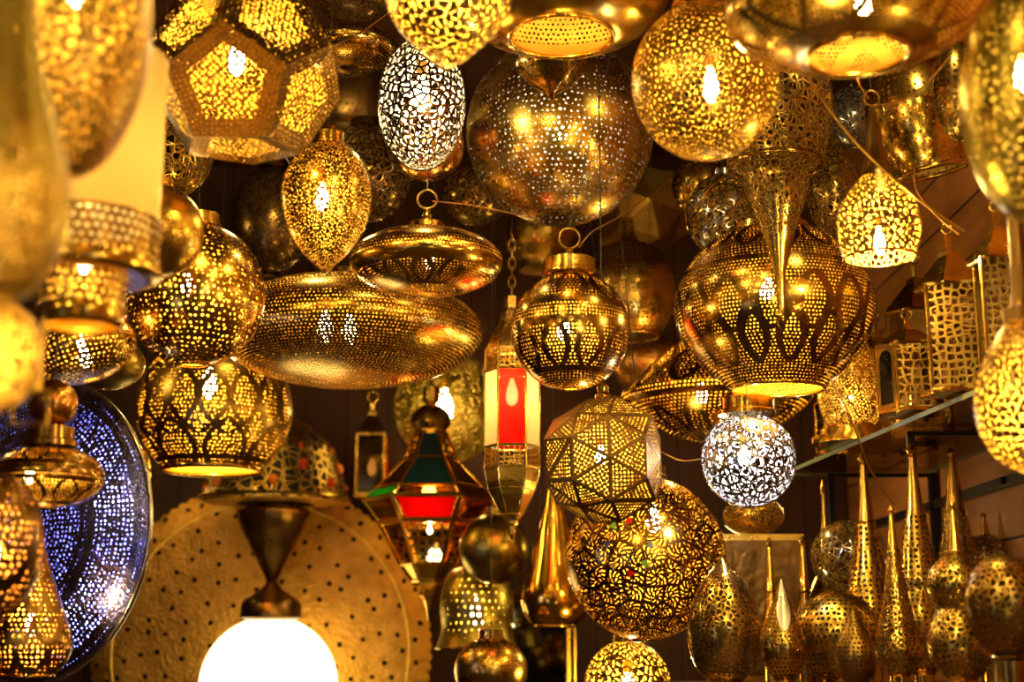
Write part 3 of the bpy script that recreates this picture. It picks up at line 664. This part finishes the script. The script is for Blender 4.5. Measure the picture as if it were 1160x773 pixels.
# ================================================================== glass lanterns
def panel(name, a, b, z0, z1, u, mat, parent, inset=.06, arch=False, thick=1.4, label=None, out=.4, uvscale=6.):
    """one upright pane between two posts a, b (plan points), from z0 to z1"""
    a = Vector((a[0], a[1], 0)); b = Vector((b[0], b[1], 0)); w = (b-a); n = Vector((w.y, -w.x, 0)).normalized()
    if n.dot(a+b) < 0: n = -n
    p0 = a+w*inset; p1 = b-w*inset; ring = [(0, z0), (1, z0)]
    if arch:
        h = (p1-p0).length*.55
        ring += [(1-.5*(1-math.cos(math.pi*k/8)), z1-h+h*math.sin(math.pi*k/8)) if k else (1, z1-h) for k in range(9)]
    else: ring += [(1, z1), (0, z1)]
    vs = []; m = len(ring); q = []
    for off in (out, out-thick):
        for s, z in ring: vs.append((p0+(p1-p0)*s+n*off+Vector((0, 0, z)))*u)
    fs = [list(range(m)), [m+k for k in range(m)][::-1]]+[[k, m+k, m+(k+1) % m, (k+1) % m] for k in range(m)]
    o = mesh(name, vs, fs, mat, parent, False)
    L = (p1-p0).length; co = [(s*L/uvscale, z/uvscale) for s, z in ring]*2
    uv = []
    for f in fs:
        for i in f: uv += co[i]
    for nm in ('dot', 'ang', 'cut'): o.data.uv_layers.new(name=nm).data.foreach_set('uv', uv)
    if label: o['label'] = label
    return o
def plan(n, r, phase=0.):
    return [(r*math.sin(2*math.pi*(k+phase)/n), -r*math.cos(2*math.pi*(k+phase)/n)) for k in range(n)]
def struts(name, rings, n, phase, r, u, mat, parent):
    """metal edges running down a many-sided lantern through rings of (radius, height)"""
    parts = []
    for k in range(n):
        a = 2*math.pi*(k+phase)/n; parts.append(tube_data([Vector((q*math.sin(a), -q*math.cos(a), z))*u for q, z in rings], r*u, 6))
    for q, z in rings:
        parts.append(tube_data([Vector((x, y, z))*u for x, y in plan(n, q, phase)], r*u, 6, True))
    v, f = join(parts); return mesh(name, v, f, mat, parent, True, 45)

# slim six-sided lantern with white and red glass
d = 3.35; u = d/F
t = thing('pencil_lantern', 'slim six-sided hanging lantern with glowing white and red glass panels and pointed base', 'lantern', P(580, 465, d))
N6 = .5
turned('crown', [(4, 134), (9, 132), (9, 118), (12, 114), (14, 104), (22, 88), (28, 76), (30, 70)], u, metal('aged_shaded', .25), t, 6, False, phase=N6)
g_w = frosted('frosted_white_glass', (1, .88, .55), .85); g_r = frosted('red_glass', (.42, .007, .003), .8, .30); fil = ('cells', ('edge', .11), ('rnd', .6))
pts = plan(6, 31, N6)
struts('frame', [(30, 70), (31, 44), (31, -42), (31, -66), (26, -90), (12, -118), (7, -124)], 6, N6, 1.3, u, metal('brass', .25), t)
for k in range(6):
    a, b = pts[k], pts[(k+1) % 6]
    red = (k % 3 == 2)
    panel('glass_panel', a, b, -42, 44, u, g_r if red else g_w, t, label='red glass panel' if red else 'frosted white glass panel')
    panel('filigree_panel', a, b, 44, 70, u, metal('brass', .25, fil), t); panel('filigree_panel', a, b, -66, -42, u, metal('brass', .25, fil), t)
turned('base', [(31, -66), (29, -82), (24, -96), (12, -118), (7, -124), (7, -128), (4, -130), (4, -140), (1, -146)], u, metal('brass', .28, bump=.25, bscale=110), t, 6, False, phase=N6)
bulb(t, u, 22, 11., (1, .8, .42), (7, 17))
v, f = join([tube_data([(p[0], p[1] if k % 2 else 0, p[2]) if not k % 2 else (0, p[0], p[2]) for p in circle((0, 0, (138+k*11)*u), 1, 1)] if False else
                       [(4*u*math.cos(q*.5236)*(1 if k % 2 else 0), 4*u*math.cos(q*.5236)*(0 if k % 2 else 1), (139+k*11+7.5*math.sin(q*.5236))*u) for q in range(12)], 1.2*u, 6, True) for k in range(7)])
mesh('chain', v, f, metal('aged_shaded', .3), t)
tube('cord', [(0, 0, 214*u), (0, .2, 260*u), (-.03, .26, CEIL-t.location.z)], .0015, plain('cord_flex', (.03, .018, .01)), t, 6)

# star lantern with coloured glass
d = 4.37; u = d/F
t = thing('coloured_glass_lantern', 'six-sided brass lantern with a flared skirt and red, green and blue-green glass', 'lantern', P(487, 565, d))
turned('crown', [(9, 128), (10, 112), (6, 108), (14, 104), (22, 96), (24, 86), (18, 78), (18, 72)], u, metal('brass', .25), t, 16)
struts('frame', [(18, 74), (30, 44), (62, 10), (76, -2), (58, -26), (56, -28), (32, -74), (18, -92)], 6, N6, 2.6, u, metal('gold', .22), t)
gl = {'amber': frosted('amber_glass', (.9, .5, .08)), 'green': frosted('green_glass', (.06, .32, .05)), 'red': frosted('dark_red_glass', (.75, .02, .01)), 'clear': clear_glass('smoky_glass', (.55, .42, .18)), 'blue': frosted('blue_glass', (.02, .055, .055), .5)}
def facet(name, r0, z0, r1, z1, k, mat, label=None, sh=.9):
    a0, a1 = plan(6, r0, N6)[k], plan(6, r0, N6)[(k+1) % 6]; b0, b1 = plan(6, r1, N6)[k], plan(6, r1, N6)[(k+1) % 6]
    q = [Vector((a0[0], a0[1], z0)), Vector((a1[0], a1[1], z0)), Vector((b1[0], b1[1], z1)), Vector((b0[0], b0[1], z1))]
    c = sum(q, Vector())/4; q = [c+(p-c)*sh for p in q]; n = (q[1]-q[0]).cross(q[2]-q[0]).normalized()
    vs = [p*u for p in q]+[(p-n*1.2)*u for p in q]
    o = mesh(name, vs, [[0, 1, 2, 3], [7, 6, 5, 4], [0, 4, 5, 1], [1, 5, 6, 2], [2, 6, 7, 3], [3, 7, 4, 0]], mat, t, False)
    uv = [0.]*(2*len(o.data.loops))
    co = [(p.x/9, p.z/9) for p in q]*2; uv = []
    for f in o.data.polygons:
        for i in f.vertices: uv += co[i]
    for nm in ('dot', 'ang', 'cut'): o.data.uv_layers.new(name=nm).data.foreach_set('uv', uv)
    if label: o['label'] = label
for k in range(6):
    if k == 5:
        facet('roof_pane', 18, 74, 30, 44, k, gl['blue']); facet('roof_pane', 30, 44, 62, 10, k, gl['blue'], 'dark blue-green glass pane')
    else:
        facet('roof_pane', 18, 74, 30, 44, k, metal('brass', .25, fil)); facet('roof_pane', 30, 44, 62, 10, k, metal('gold', .2) if k in (0, 4) else metal('brass', .25, fil), None, .8)
    facet('eave', 62, 10, 76, -2, k, gl['green'] if k == 4 else gl['clear'] if k == 5 else metal('brass', .2), 'green glass pane' if k == 4 else None, .94)
    facet('skirt_pane', 76, -2, 58, -26, k, gl['red'] if k in (5, 2) else gl['clear'], 'red glass pane' if k in (5, 2) else 'smoky glass pane', .84)
    facet('bowl_pane', 56, -28, 32, -74, k, metal('brass', .3, fil) if k % 2 else gl['clear'], None, .86)
turned('finial', [(32, -74), (18, -92), (18, -98), (8, -102), (12, -108), (6, -114), (3, -124), (1, -136)], u, metal('gold', .22), t, 6, False, phase=N6)
bulb(t, u, 4, 1.6, (1, .66, .25), (9, 18), (0, -18)); bulb(t, u, -34, .8, (1, .66, .25), (3, 6))
tube('cord', [(0, 0, 127*u), (0, 0, CEIL-t.location.z)], .0017, plain('cord_flex', (.03, .018, .01)), t, 6)

def lantern(name, label, at, n, r, z0, z1, roof, glass, phase=.5, post=2.2, base=5, group=None, cord=False, arch=True, power=0., foot=0, tone='brass', bs=(5, 10), fil_at=()):
    """straight-sided lantern: base tray, posts, one pane a side, roof and loop"""
    x, y, d = at; u = d/F
    t = thing(name, label, 'lantern', P(x, y, d), group=group); M = metal(tone, .25)
    turned('base', [(r*1.02, z0+base), (r*1.1, z0+base*.8), (r*1.12, z0), (r*.9, z0-.5)], u, M, t, n, False, phase=phase+n/2)
    if foot:
        for k in range(n):
            a = 2*math.pi*(k+phase)/n
            turned('foot', [(2.6, z0), (3.4, z0-foot*.5), (2.4, z0-foot)], u, M, t, 10, loc=(r*math.sin(a)*u, -r*math.cos(a)*u, 0))
    struts('posts', [(r, z0+base*.7), (r, z1)], n, phase, post, u, M, t)
    pp = plan(n, r, phase)
    for k in range(n):
        g = glass[k % len(glass)]
        if g is None: continue
        if arch and g != 'window' and k not in fil_at: panel('surround', pp[k], pp[(k+1) % n], z1-r*.30, z1, u, metal(tone, .25, ('cells', ('edge', .16), ('rnd', .4))), t, .03, uvscale=7., out=.9, thick=.8)
        if g == 'window':
            panel('side_plate', pp[k], pp[(k+1) % n], z0+base, z1, u, metal(tone, .3), t, .04, False)
            panel('window_pane', pp[k], pp[(k+1) % n], z0+base+5, z1-6, u, plain('unlit_window', (.008, .006, .004), .08), t, .20, True, out=1.3, label='dark arched window')  # near-black pane holds the shade of the unlit lantern inside
        else: panel('pane', pp[k], pp[(k+1) % n], z0+base, z1, u, g, t, .05, False, uvscale=9.)
    turned('roof', roof, u, M, t, n, False, phase=phase+n/2)
    tp = roof[0][1]
    tube('loop', circle((0, 0, (tp+5)*u), 6*u, 20), 1.3*u, M, t, 6, True)
    if power: bulb(t, u, (z0+z1)/2, power, (1, .66, .25), bs)
    if cord: tube('cord', [(0, 0, (tp+10)*u), (0, 0, CEIL-t.location.z)], .0017, plain('cord_flex', (.03, .018, .01)), t, 6)
    return t
DG = clear_glass('dark_glass', (.10, .07, .04), .10); FP = metal('aged_shaded', .3, ('cells', ('edge', .13), ('rnd', .55)))
def roofp(r, z, h): return [(1.5, z+h), (4, z+h-3), (3, z+h*.72), (r*.30, z+h*.66), (r*.34, z+h*.56), (r*1.02, z+h*.1), (r*1.12, z), (r*1.05, z-2)]
lantern('square_lantern', 'small dim square lantern with red-lit glass beside the star lantern', (421, 527, 4.84), 4, 22, -38, 34, roofp(22, 34, 40), [frosted('dark_red_glass', (.75, .02, .01)), DG], .5, 2.6, cord=True, power=.12, arch=False)
lantern('post_lantern', 'blurred square lantern with dark panes below the plain teardrop', (612, 716, 4.5), 4, 50, -80, 36, roofp(50, 36, 40), [DG], .42, 4, cord=True, arch=False)

# jewelled dome lamp with the white glass globe under it
d = 4.6; u = d/F
t = thing('jewelled_pendant_lamp', 'dark dome lamp set with red stones, funnel below it and a glowing white glass globe', 'lamp', P(311, 580, d))
DOME = spline([(4, 128), (8, 116), (20, 106), (36, 99), (42, 92), (62, 78), (70, 58), (77, 36), (82, 20), (83, 14), (76, 10), (44, 8)])
shell('dome', DOME, u, [metal('brass', .34, ('sliver', ('edge', .07), ('zone', (.30, .82))), bump=.8, bscale=95), metal('dark', .5, ('sliver', ('edge', .07), ('zone', (.30, .82))), True)], t, 64, 5, 12)
turned('dome_lining', [(r-3.5, z-1.5) for r, z in DOME if z > 12], u, plain('dark_lining', (.03, .018, .008), .7), t, 40)
tube('dome_band', circle((0, 0, 14*u), 83*u, 48, 'z'), 2.2*u, metal('brass', .3), t, 6, True)
tube('dome_band', circle((0, 0, 92*u), 39*u, 36, 'z'), 2*u, metal('brass', .3), t, 6, True)
turned('funnel', spline([(26, 9), (24, 4), (40, 2), (41, -6), (36, -20), (22, -46), (9, -72), (6, -80)]), u, metal('aged_shaded', .3, bump=.3), t, 32)
turned('globe_cap', [(6, -78), (14, -88), (30, -98), (34, -104), (34, -118), (30, -120)], u, metal('dark', .3), t, 28)
for k in range(14):
    a = 2*math.pi*(k+.3)/14
    for (rr, zz, s) in (((72, 47, 6.5), (63, 68, 4.5)) if k % 2 else ((79.5, 28, 6.),)):
        o = turned('jewel', [(.3*s, s), (.75*s, .65*s), (s, 0), (.75*s, -.65*s), (.3*s, -s)], u, plain('red_stone', (.75, .09, .02), .2) if k % 3 else plain('orange_stone', (.85, .22, .03), .2), t, 12, True, (rr*math.sin(a)*u, -rr*math.cos(a)*u, zz*u))
gm, gt, go = new_mat('lit_milk_glass')
em = gt.nodes.new('ShaderNodeEmission'); em.inputs[0].default_value = (1, .80, .42, 1); em.inputs[1].default_value = 3.2
gl_ = gt.nodes.new('ShaderNodeBsdfGlossy'); gl_.inputs['Roughness'].default_value = .1; mx = gt.nodes.new('ShaderNodeMixShader'); mx.inputs[0].default_value = .05
gt.links.new(em.outputs[0], mx.inputs[1]); gt.links.new(gl_.outputs[0], mx.inputs[2]); gt.links.new(mx.outputs[0], go.inputs[0])
turned('glass_globe', [(r, z-192) for r, z in ell(76, 76, None, 20, 174, 28)], u, gm, t, 48)
tube('cord', [(0, 0, 117*u), (0, 0, CEIL-t.location.z)], .0017, plain('cord_flex', (.03, .018, .01)), t, 6)

# ================================================================== right side: glass shelf and what stands on it
GZ = SHELF
gv = [Vector(p) for p in ((.765, 3.93, GZ-.010), (.785, 3.7, GZ-.010), (.885, 2.55, GZ-.010), (WALLX-.012, 2.55, GZ-.010), (WALLX-.012, 4.0, GZ-.010), (.80, 4.0, GZ-.010))]
m = len(gv); gv = gv+[v+Vector((0, 0, .010)) for v in gv]
o = mesh('glass_shelf', gv, [list(range(m))[::-1], [m+k for k in range(m)]]+[[k, (k+1) % m, m+(k+1) % m, m+k] for k in range(m)], [clear_glass('shelf_glass', (.66, .58, .38), .16), plain('glass_edge_highlight', (.30, .34, .22), .12)], None, False, mi=[0, 0]+[1]*m)  # edge highlight put into a lighter greenish colour
o['label'] = 'smoky glass wall shelf carrying the brass lanterns'; o['category'] = 'shelf'
for i, (y, lab) in enumerate([(3.1, 'black slotted steel bracket under the middle of the glass shelf'), (3.9, 'black slotted steel bracket under the far end of the glass shelf')]):
    t = thing('shelf_bracket', lab, 'bracket', (WALLX-.003, y, GZ-.012), group='steel shelf brackets')
    v, f = box_data(-.022, -.001, -.014, .014, -.30, -.001); mesh('upright', v, f, plain('black_steel', (.02, .018, .016), .3, .8), t, False)
    v, f = join([box_data(-.30, -.024, -.004, .004, -.012, -.002), box_data(-.300, -.284, -.008, .008, -.17, -.0121)]); mesh('arm', v, f, plain('black_steel', (.02, .018, .016), .3, .8), t, False)
for i, (z, lab) in enumerate([(1.87, 'upper dark metal rail running along the right wall'), (1.66, 'lower dark metal rail running along the right wall')]):
    t = thing('wall_rail', lab, 'rail', (WALLX-.003, 3.3, z), group='dark wall rails')
    v, f = box_data(-.018, -.001, -1.3, 1.3, -.012, .012); mesh('rail', v, f, plain('dark_rail', (.03, .02, .013), .35, .6), t, False)
    v, f = join([box_data(-.030, -.019, -1.2+k*.4, -1.17+k*.4, -.008, .008) for k in range(7)]); mesh('clips', v, f, plain('black_steel', (.02, .018, .016)), t, False)

def stand(x, ybase): return depth_on(GZ+.001, ybase)
# footed filigree vase lamp
d = stand(962, 506); u = d/F
t, u, e = lamp('vase_lamp', 'pale gold cutwork vase lamp on a stepped brass foot on the glass shelf', 'lamp', (964, 450, d-.01), [(20, 62), (30, 46), (36, 18), (38, -2), (32, -24), (25, -34)], rosette(6, .0, .3, .05, .05, .8), 'brass', 4, 13, power=1.2, bz=0, bsize=(2, 3), cord=False, spl=True, rim_top=(20, 62, 1.8))
bot = (GZ+.001-t.location.z)/u
turned('foot', [(25, -33*e), (25, bot+18), (36, bot+17), (37, bot+9), (46, bot+8), (47, bot+1), (47, bot)], u, metal('gold', .2), t, 40)
def shelf_lantern(name, label, x, yb, n, r, h, hr, glass, phase, dd=0., **kw):
    d = stand(x, yb)+dd; u = d/F; b = P(x, yb, d); z0 = (GZ+.001-b.z)/u+kw.get('foot', 0)
    return lantern(name, label, (x, yb, d), n, r, z0, z0+h, roofp(r, z0+h, hr), glass, phase, group='lanterns on the glass shelf', **kw)
shelf_lantern('hexagonal_lantern', 'six-sided lantern with dark arched windows on the glass shelf', 1034, 474, 6, 37, 78, 34, ['window', 'window', FP], .35, 0, foot=4)
shelf_lantern('square_lantern', 'tall square lantern with one carved brass panel on the glass shelf', 1085, 446, 4, 38, 125, 66, [FP], .30, .06, arch=False, foot=4)
shelf_lantern('square_lantern', 'tall brass lantern with smoky glass nearest the pear lamp on the glass shelf', 1141, 425, 4, 34, 130, 60, [clear_glass('amber_clear_glass', (.6, .45, .16), .2), FP], .40, .0, arch=False, foot=4)
shelf_lantern('round_lantern', 'dark dome-topped filigree lantern behind the six-sided lantern on the shelf', 996, 488, 8, 30, 104, 46, [metal('aged_shaded', .3, ('rosette', ('n', 6), ('fill', .28), ('core', .1)))], .5, .42, arch=False, foot=4)
shelf_lantern('square_lantern', 'small black-framed square lantern at the far tip of the glass shelf', 944, 510, 4, 19, 62, 24, [DG, FP], .62, .16, arch=False, foot=3, tone='aged_shaded')
shelf_lantern('arched_lantern', 'tall dim lantern with rosette panels standing at the back of the glass shelf', 1046, 470, 6, 34, 150, 60, [metal('aged_shaded', .3, ('rosette', ('n', 6), ('fill', .28), ('core', .1)))], .4, .5, arch=False, foot=4, tone='aged_shaded')

# ================================================================== lower right: lamps standing on the counter
def onc(name, label, x, y, d, prof, pat, tone='brass', foot=(14, 12), **kw):
    """a lamp standing on the counter; its foot reaches the board"""
    t, u, e = lamp(name, label, 'lamp', (x, y, d), prof, pat, tone, cord=False, **{'inner': 'dark', **kw})  # dark inner tone puts the shade of unlit insides into the colour
    bot = (COUNTER+.0005-t.location.z)/u; zb = prof[-1][1]*e
    r, h = foot
    turned('foot', [(r*.9, zb+1), (r, zb-2), (r*.8, zb-5), (r*.85, min(zb-6, bot+5)), (r*1.4, bot+3), (r*1.5, bot)], u, metal(tone, .22), t, 28)
    return t, u, e
SP = 'long-necked lamps on the counter'
def necked(label, x, tip, yb, d, prof, pat, tone='brass', nrm=(2.2, 5), **kw):
    """tall lamp: knobbed finial, long tapering neck, pierced body"""
    return onc('long_necked_lamp', label, x, yb, d, prof, pat, tone, spl=True, group=SP, **kw)
def spike(t, u, e, z, h, r0, tone='brass'):
    k = [(r0, 0), (r0*1.12, .015*h), (r0*.94, .04*h), (r0*.72, .3*h), (r0*.5, .6*h), (r0*.36, .82*h), (r0*.6, .84*h), (r0*.38, .87*h), (r0*.62, .91*h), (r0*.42, .95*h), (r0*.18, h)]
    turned('finial', [(r, (z+q)*e) for r, q in k][::-1], u, metal(tone, .2), t, 18)

onc('pointed_egg_lamp', 'large pointed egg lamp of fine cutwork standing left of the silver leaf lamp', 820, 704, 3.0, [(2, 71), (10, 61), (24, 44), (36, 20), (42, -6), (40, -32), (32, -53), (22, -64)], cells(.17, 1.), 'brass', (22, 10), step=4.5, cut=6.5, spl=True, rough=.24, power=0)
LEAF = [(1.5, 58), (5, 45), (14, 22), (23, -4), (25, -24), (19, -44), (11, -54)]
t, u, e = onc('leaf_lamp', 'small narrow leaf-shaped lamp with a shiny silver face, beside the pointed egg', 887, 715, 2.88, LEAF, dots(.30, .2, .2), 'brass', (10, 8), step=5, spl=True, rough=.24)
pr = [(r, z*e) for r, z in spline(LEAF) if z > 0]; n = len(pr); sv = []
for off in (1.6, .4):
    for i, (r, z) in enumerate(pr):
        w = .55*math.sin(math.pi*min(1, (i+.3)/(n-.6)))**.7+.04
        for a in (-w-.1, -w*.3-.1, w*.3-.1, w-.1): sv.append(((r+off)*math.sin(a)*u, -(r+off)*math.cos(a)*u, z*u))
fs = [[i*4+k, (i+1)*4+k, (i+1)*4+k+1, i*4+k+1] for i in range(n-1) for k in range(3)]
fs += [[4*n+q for q in f[::-1]] for f in fs]
fs += [[i*4, 4*n+i*4, 4*n+(i+1)*4, (i+1)*4] for i in range(n-1)]+[[i*4+3, (i+1)*4+3, 4*n+(i+1)*4+3, 4*n+i*4+3] for i in range(n-1)]
o = mesh('silver_face', sv, fs, metal('silver', .3), t); o['label'] = 'shiny silver face'
onc('globe_lamp', 'round dotted globe lamp standing in front of the long-necked lamps', 949, 722, 3.05, ell(50, 52, 722, 6, 158), dots(.33, .35, .3), 'brass', (20, 10), step=6.5, rough=.26, power=0)
t, u, e = onc('leaf_lamp', 'small dark dotted leaf lamp in front of the round dotted globe', 969, 738, 2.68, [(1.5, 48), (8, 36), (18, 16), (23, -6), (19, -28), (10, -40)], dots(.33, .3, .3), 'aged_shaded', (9, 8), step=5, spl=True, rough=.3)
t, u, e = onc('globe_lamp', 'round silver-gleaming cutwork globe behind the long-necked lamps', 962, 632, 3.55, ell(44, 44, 632, 8, 165), sliver(.06), 'steel', (14, 10), step=5, cut=10, rough=.2, power=0, inner='brass')
t, u, e = necked('thin plain spire at the left, partly hidden by the silver globe lamp', 936, 545, 640, 3.75, [(4, 8), (6, 0), (20, -30), (26, -55), (18, -80)], dots(.25), 'brass', step=6); spike(t, u, e, 6, 90, 5.5)
t, u, e = necked('tall lamp with the highest spire in front of the silver globe', 984, 515, 650, 3.32, [(10, 60), (15, 30), (22, -5), (28, -45), (28, -65), (22, -82)], dots(.36, .3, .35), 'gold', step=6.5, rough=.22); spike(t, u, e, 56, 82, 10)
t, u, e = necked('slender hammered lamp just right of the highest spire', 1016, 575, 700, 2.8, [(7, 78), (11, 45), (17, 10), (25, -25), (26, -45), (16, -60)], cells(.19, 1.), 'brass', step=4.5, cut=6, rough=.2, bump=.4); spike(t, u, e, 74, 52, 6.5)
t, u, e = necked('broad long-necked lamp with a waist ring, right of the slender hammered lamp', 1043, 505, 690, 3.0, [(12, 106), (17, 72), (22, 38), (24, 30), (22, 26), (28, 0), (30, -30), (24, -58), (16, -68)], dots(.36, .35, .35), 'brass', step=6.5, rough=.22); spike(t, u, e, 102, 86, 11)
t, u, e = necked('long-necked lamp with a double-knobbed spire behind the gourd lamp', 1088, 508, 670, 3.25, [(13, 92), (18, 60), (26, 28), (40, 0), (44, -30), (34, -60)], sliver(.08), 'brass', step=5, cut=9, rough=.22); spike(t, u, e, 88, 76, 12)
t, u, e = onc('gourd_lamp', 'double-bellied gourd lamp with a short spire near the lower right corner', 1086, 690, 2.62, [(6, 66), (16, 58), (31, 42), (35, 24), (28, 6), (25, 0), (30, -10), (37, -34), (34, -58), (22, -74)], cells(.2, 1.), 'brass', (18, 8), step=4.5, cut=7, spl=True, rough=.26); spike(t, u, e, 62, 60, 8)
onc('globe_lamp', 'large dark blurred globe in the lower right corner', 1140, 686, 2.4, ell(46, 58, 686, 8, 165), cells(.2, .9), 'aged_shaded', (22, 8), step=5, cut=8, rough=.3)
t, u, e = onc('globe_lamp', 'dark speckled globe behind the blurred corner globe', 1118, 640, 3.42, ell(40, 34, 640, 8, 165), sliver(.07), 'brass', (16, 8), step=5, cut=9, rough=.24); spike(t, u, e, 32, 26, 7)
t, u, e = onc('spire_lamp', 'thin plain brass spire standing behind the pointed egg lamp', 874, 690, 3.42, [(5, 20), (8, 0), (14, -20), (14, -34)], dots(.2), 'brass', (12, 8), step=6, spl=True); spike(t, u, e, 18, 62, 6)
t, u, e = onc('spire_lamp', 'knobbed dark spire between the box lantern and the silver globe', 912, 690, 3.42, [(5, 20), (8, 0), (14, -20), (14, -34)], dots(.2), 'aged_shaded', (12, 8), step=6, spl=True); spike(t, u, e, 18, 64, 7)

# box lantern with a flattened ball on top
d = 3.72; u = d/F
t = thing('box_lantern', 'dull square brass box lantern with a flattened cutwork ball on top', 'lantern', P(856, 660, d))
bot = (COUNTER+.0005-t.location.z)/u
v, f = box_data(-44*u, 44*u, -44*u, 44*u, bot*u, 50*u); mesh('box', v, f, metal('dark', .35, bump=.3, bscale=60), t, False)
v, f = join([box_data(-47*u, 47*u, -47*u, 47*u, 44*u, 51*u), box_data(-47*u, 47*u, -47*u, 47*u, bot*u, (bot+8)*u)]); mesh('trim', v, f, metal('brass', .3), t, False)
panel('engraved_panel', (-36, -44.4), (36, -44.4), bot+14, 38, u, metal('dark', .4, bump=1., bscale=45), t, .02, out=1.2)
shell('ball', [(r, z+75) for r, z in ell(36, 23, None, 12, 168)], u, [metal('brass', .25, rosette(6, 1., .3, .1)), metal('gold', .5, rosette(6, 1., .3, .1), True)], t, 48, 4, 14)

# ================================================================== loose wires strung between the lamps
def wire(label, pts, r=.0016, tone='copper'):
    p = [P(*q) for q in pts]; s = []
    for i in range(len(p)-1):
        p0, p1, p2, p3 = p[max(i-1, 0)], p[i], p[i+1], p[min(i+2, len(p)-1)]
        for k in range(8):
            q = k/8; s.append(.5*((2*p1)+(p2-p0)*q+(2*p0-5*p1+4*p2-p3)*q*q+(3*p1-p0-3*p2+p3)*q**3))
    s.append(p[-1])
    o = tube('hanging_wire', s, r, metal(tone, .35), None, 6); o['label'] = label; o['category'] = 'wire'; o['group'] = 'loose wires between the lamps'
wire('thin pinkish wire slanting up from the many-sided lamp to the yellow basket lamp', [(378, 52, 2.75), (410, 36, 2.8), (446, 10, 2.85)])
wire('thin wire running right from the ring of the small saucer lamp', [(490, 228, 2.98), (530, 232, 3.08), (572, 240, 3.12), (610, 250, 3.12)], .0013)
wire('wire running up right from the ring of the ribbed globe', [(656, 280, 2.9), (672, 262, 3.0), (704, 244, 3.15), (762, 202, 3.3)])
wire('long wire slanting down right from the largest dish lamp', [(905, 74, 2.45), (945, 132, 2.48), (985, 178, 2.48), (1040, 226, 2.48), (1092, 262, 2.5)], .0018, 'gold')
wire('wire from the ring of the drop lamp up right to the large oval lamp', [(986, 120, 2.55), (1022, 114, 2.5), (1050, 94, 2.45), (1078, 62, 2.42)], .0018)
wire('short wire from the dish lamp mouth down to the drop lamp ring', [(966, 72, 2.5), (974, 96, 2.55), (984, 112, 2.6)], .0016)
wire('loose wire curving down behind the drop lamp', [(1036, 190, 2.78), (1038, 216, 2.76), (1062, 246, 2.74), (1086, 266, 2.7)], .0015)
wire('dark wire dangling in front of the glass shelf', [(935, 418, 2.72), (962, 470, 2.72), (985, 530, 2.75), (1012, 572, 2.78)], .0018)
wire('thin wire curving below the ridged lamp', [(742, 508, 3.2), (772, 522, 3.2), (802, 518, 3.2)], .0014)

# ================================================================== unseen lights added round the shop, camera
def point(x, y, z, e, col=(1, .74, .30), r=.05):
    l = bpy.data.lights.new('unseen_fill_light', 'POINT'); l.energy = e; l.color = col; l.shadow_soft_size = r
    o = bpy.data.objects.new('unseen_fill_light', l); C.objects.link(o); o.location = (x, y, z)
for x, y, z, e in ((-1.0, .2, 2.5, 26), (.1, -.3, 2.7, 22), (.8, .3, 2.3, 22), (-.4, 1.0, 2.8, 14), (.45, 1.4, 2.75, 10), (-1.9, .5, 2.4, 14), (.3, .5, 1.1, 8), (-1.7, 3.4, 2.6, 10), (-.55, 3.35, 2.75, 8), (.75, 2.4, 2.85, 14), (.4, 1.9, 2.0, 7), (.62, 4.1, 1.78, 10)):
    point(x, y, z, e*.5)  # unseen fill without fixtures; the inner ones added to brighten wall and dome
point(.9, -.6, 1.9, 8, (.75, .82, 1.0), .08)                     # cool street light from the open front
point(-1.2, .9, 1.4, 3, (.55, .6, 1.0), .22)  # unseen cool fill added for the blue dish
w = bpy.data.worlds.new('world'); bpy.context.scene.world = w; w.use_nodes = True
w.node_tree.nodes['Background'].inputs[0].default_value = (.55, .35, .2, 1); w.node_tree.nodes['Background'].inputs[1].default_value = .05

cam = bpy.data.cameras.new('camera'); co = bpy.data.objects.new('camera', cam); C.objects.link(co)
co.location = (0, 0, CZ); co.rotation_euler = (R(90)+PITCH, 0, 0)
cam.lens = 50; cam.sensor_width = 36; cam.clip_start = .05
cam.dof.use_dof = True; cam.dof.focus_distance = 3.05; cam.dof.aperture_fstop = 2.3
sc = bpy.context.scene; sc.camera = co
sc.view_settings.view_transform = 'Standard'; sc.view_settings.look = 'None'; sc.view_settings.gamma = 1; sc.view_settings.use_curve_mapping = False
sc.view_settings.exposure = .0
cy = sc.cycles
cy.max_bounces = 8; cy.diffuse_bounces = 3; cy.glossy_bounces = 4; cy.transmission_bounces = 5; cy.transparent_max_bounces = 32
cy.caustics_reflective = False; cy.caustics_refractive = False; cy.sample_clamp_indirect = 4; cy.blur_glossy = .5
cy.use_denoising = True; cy.use_light_tree = True
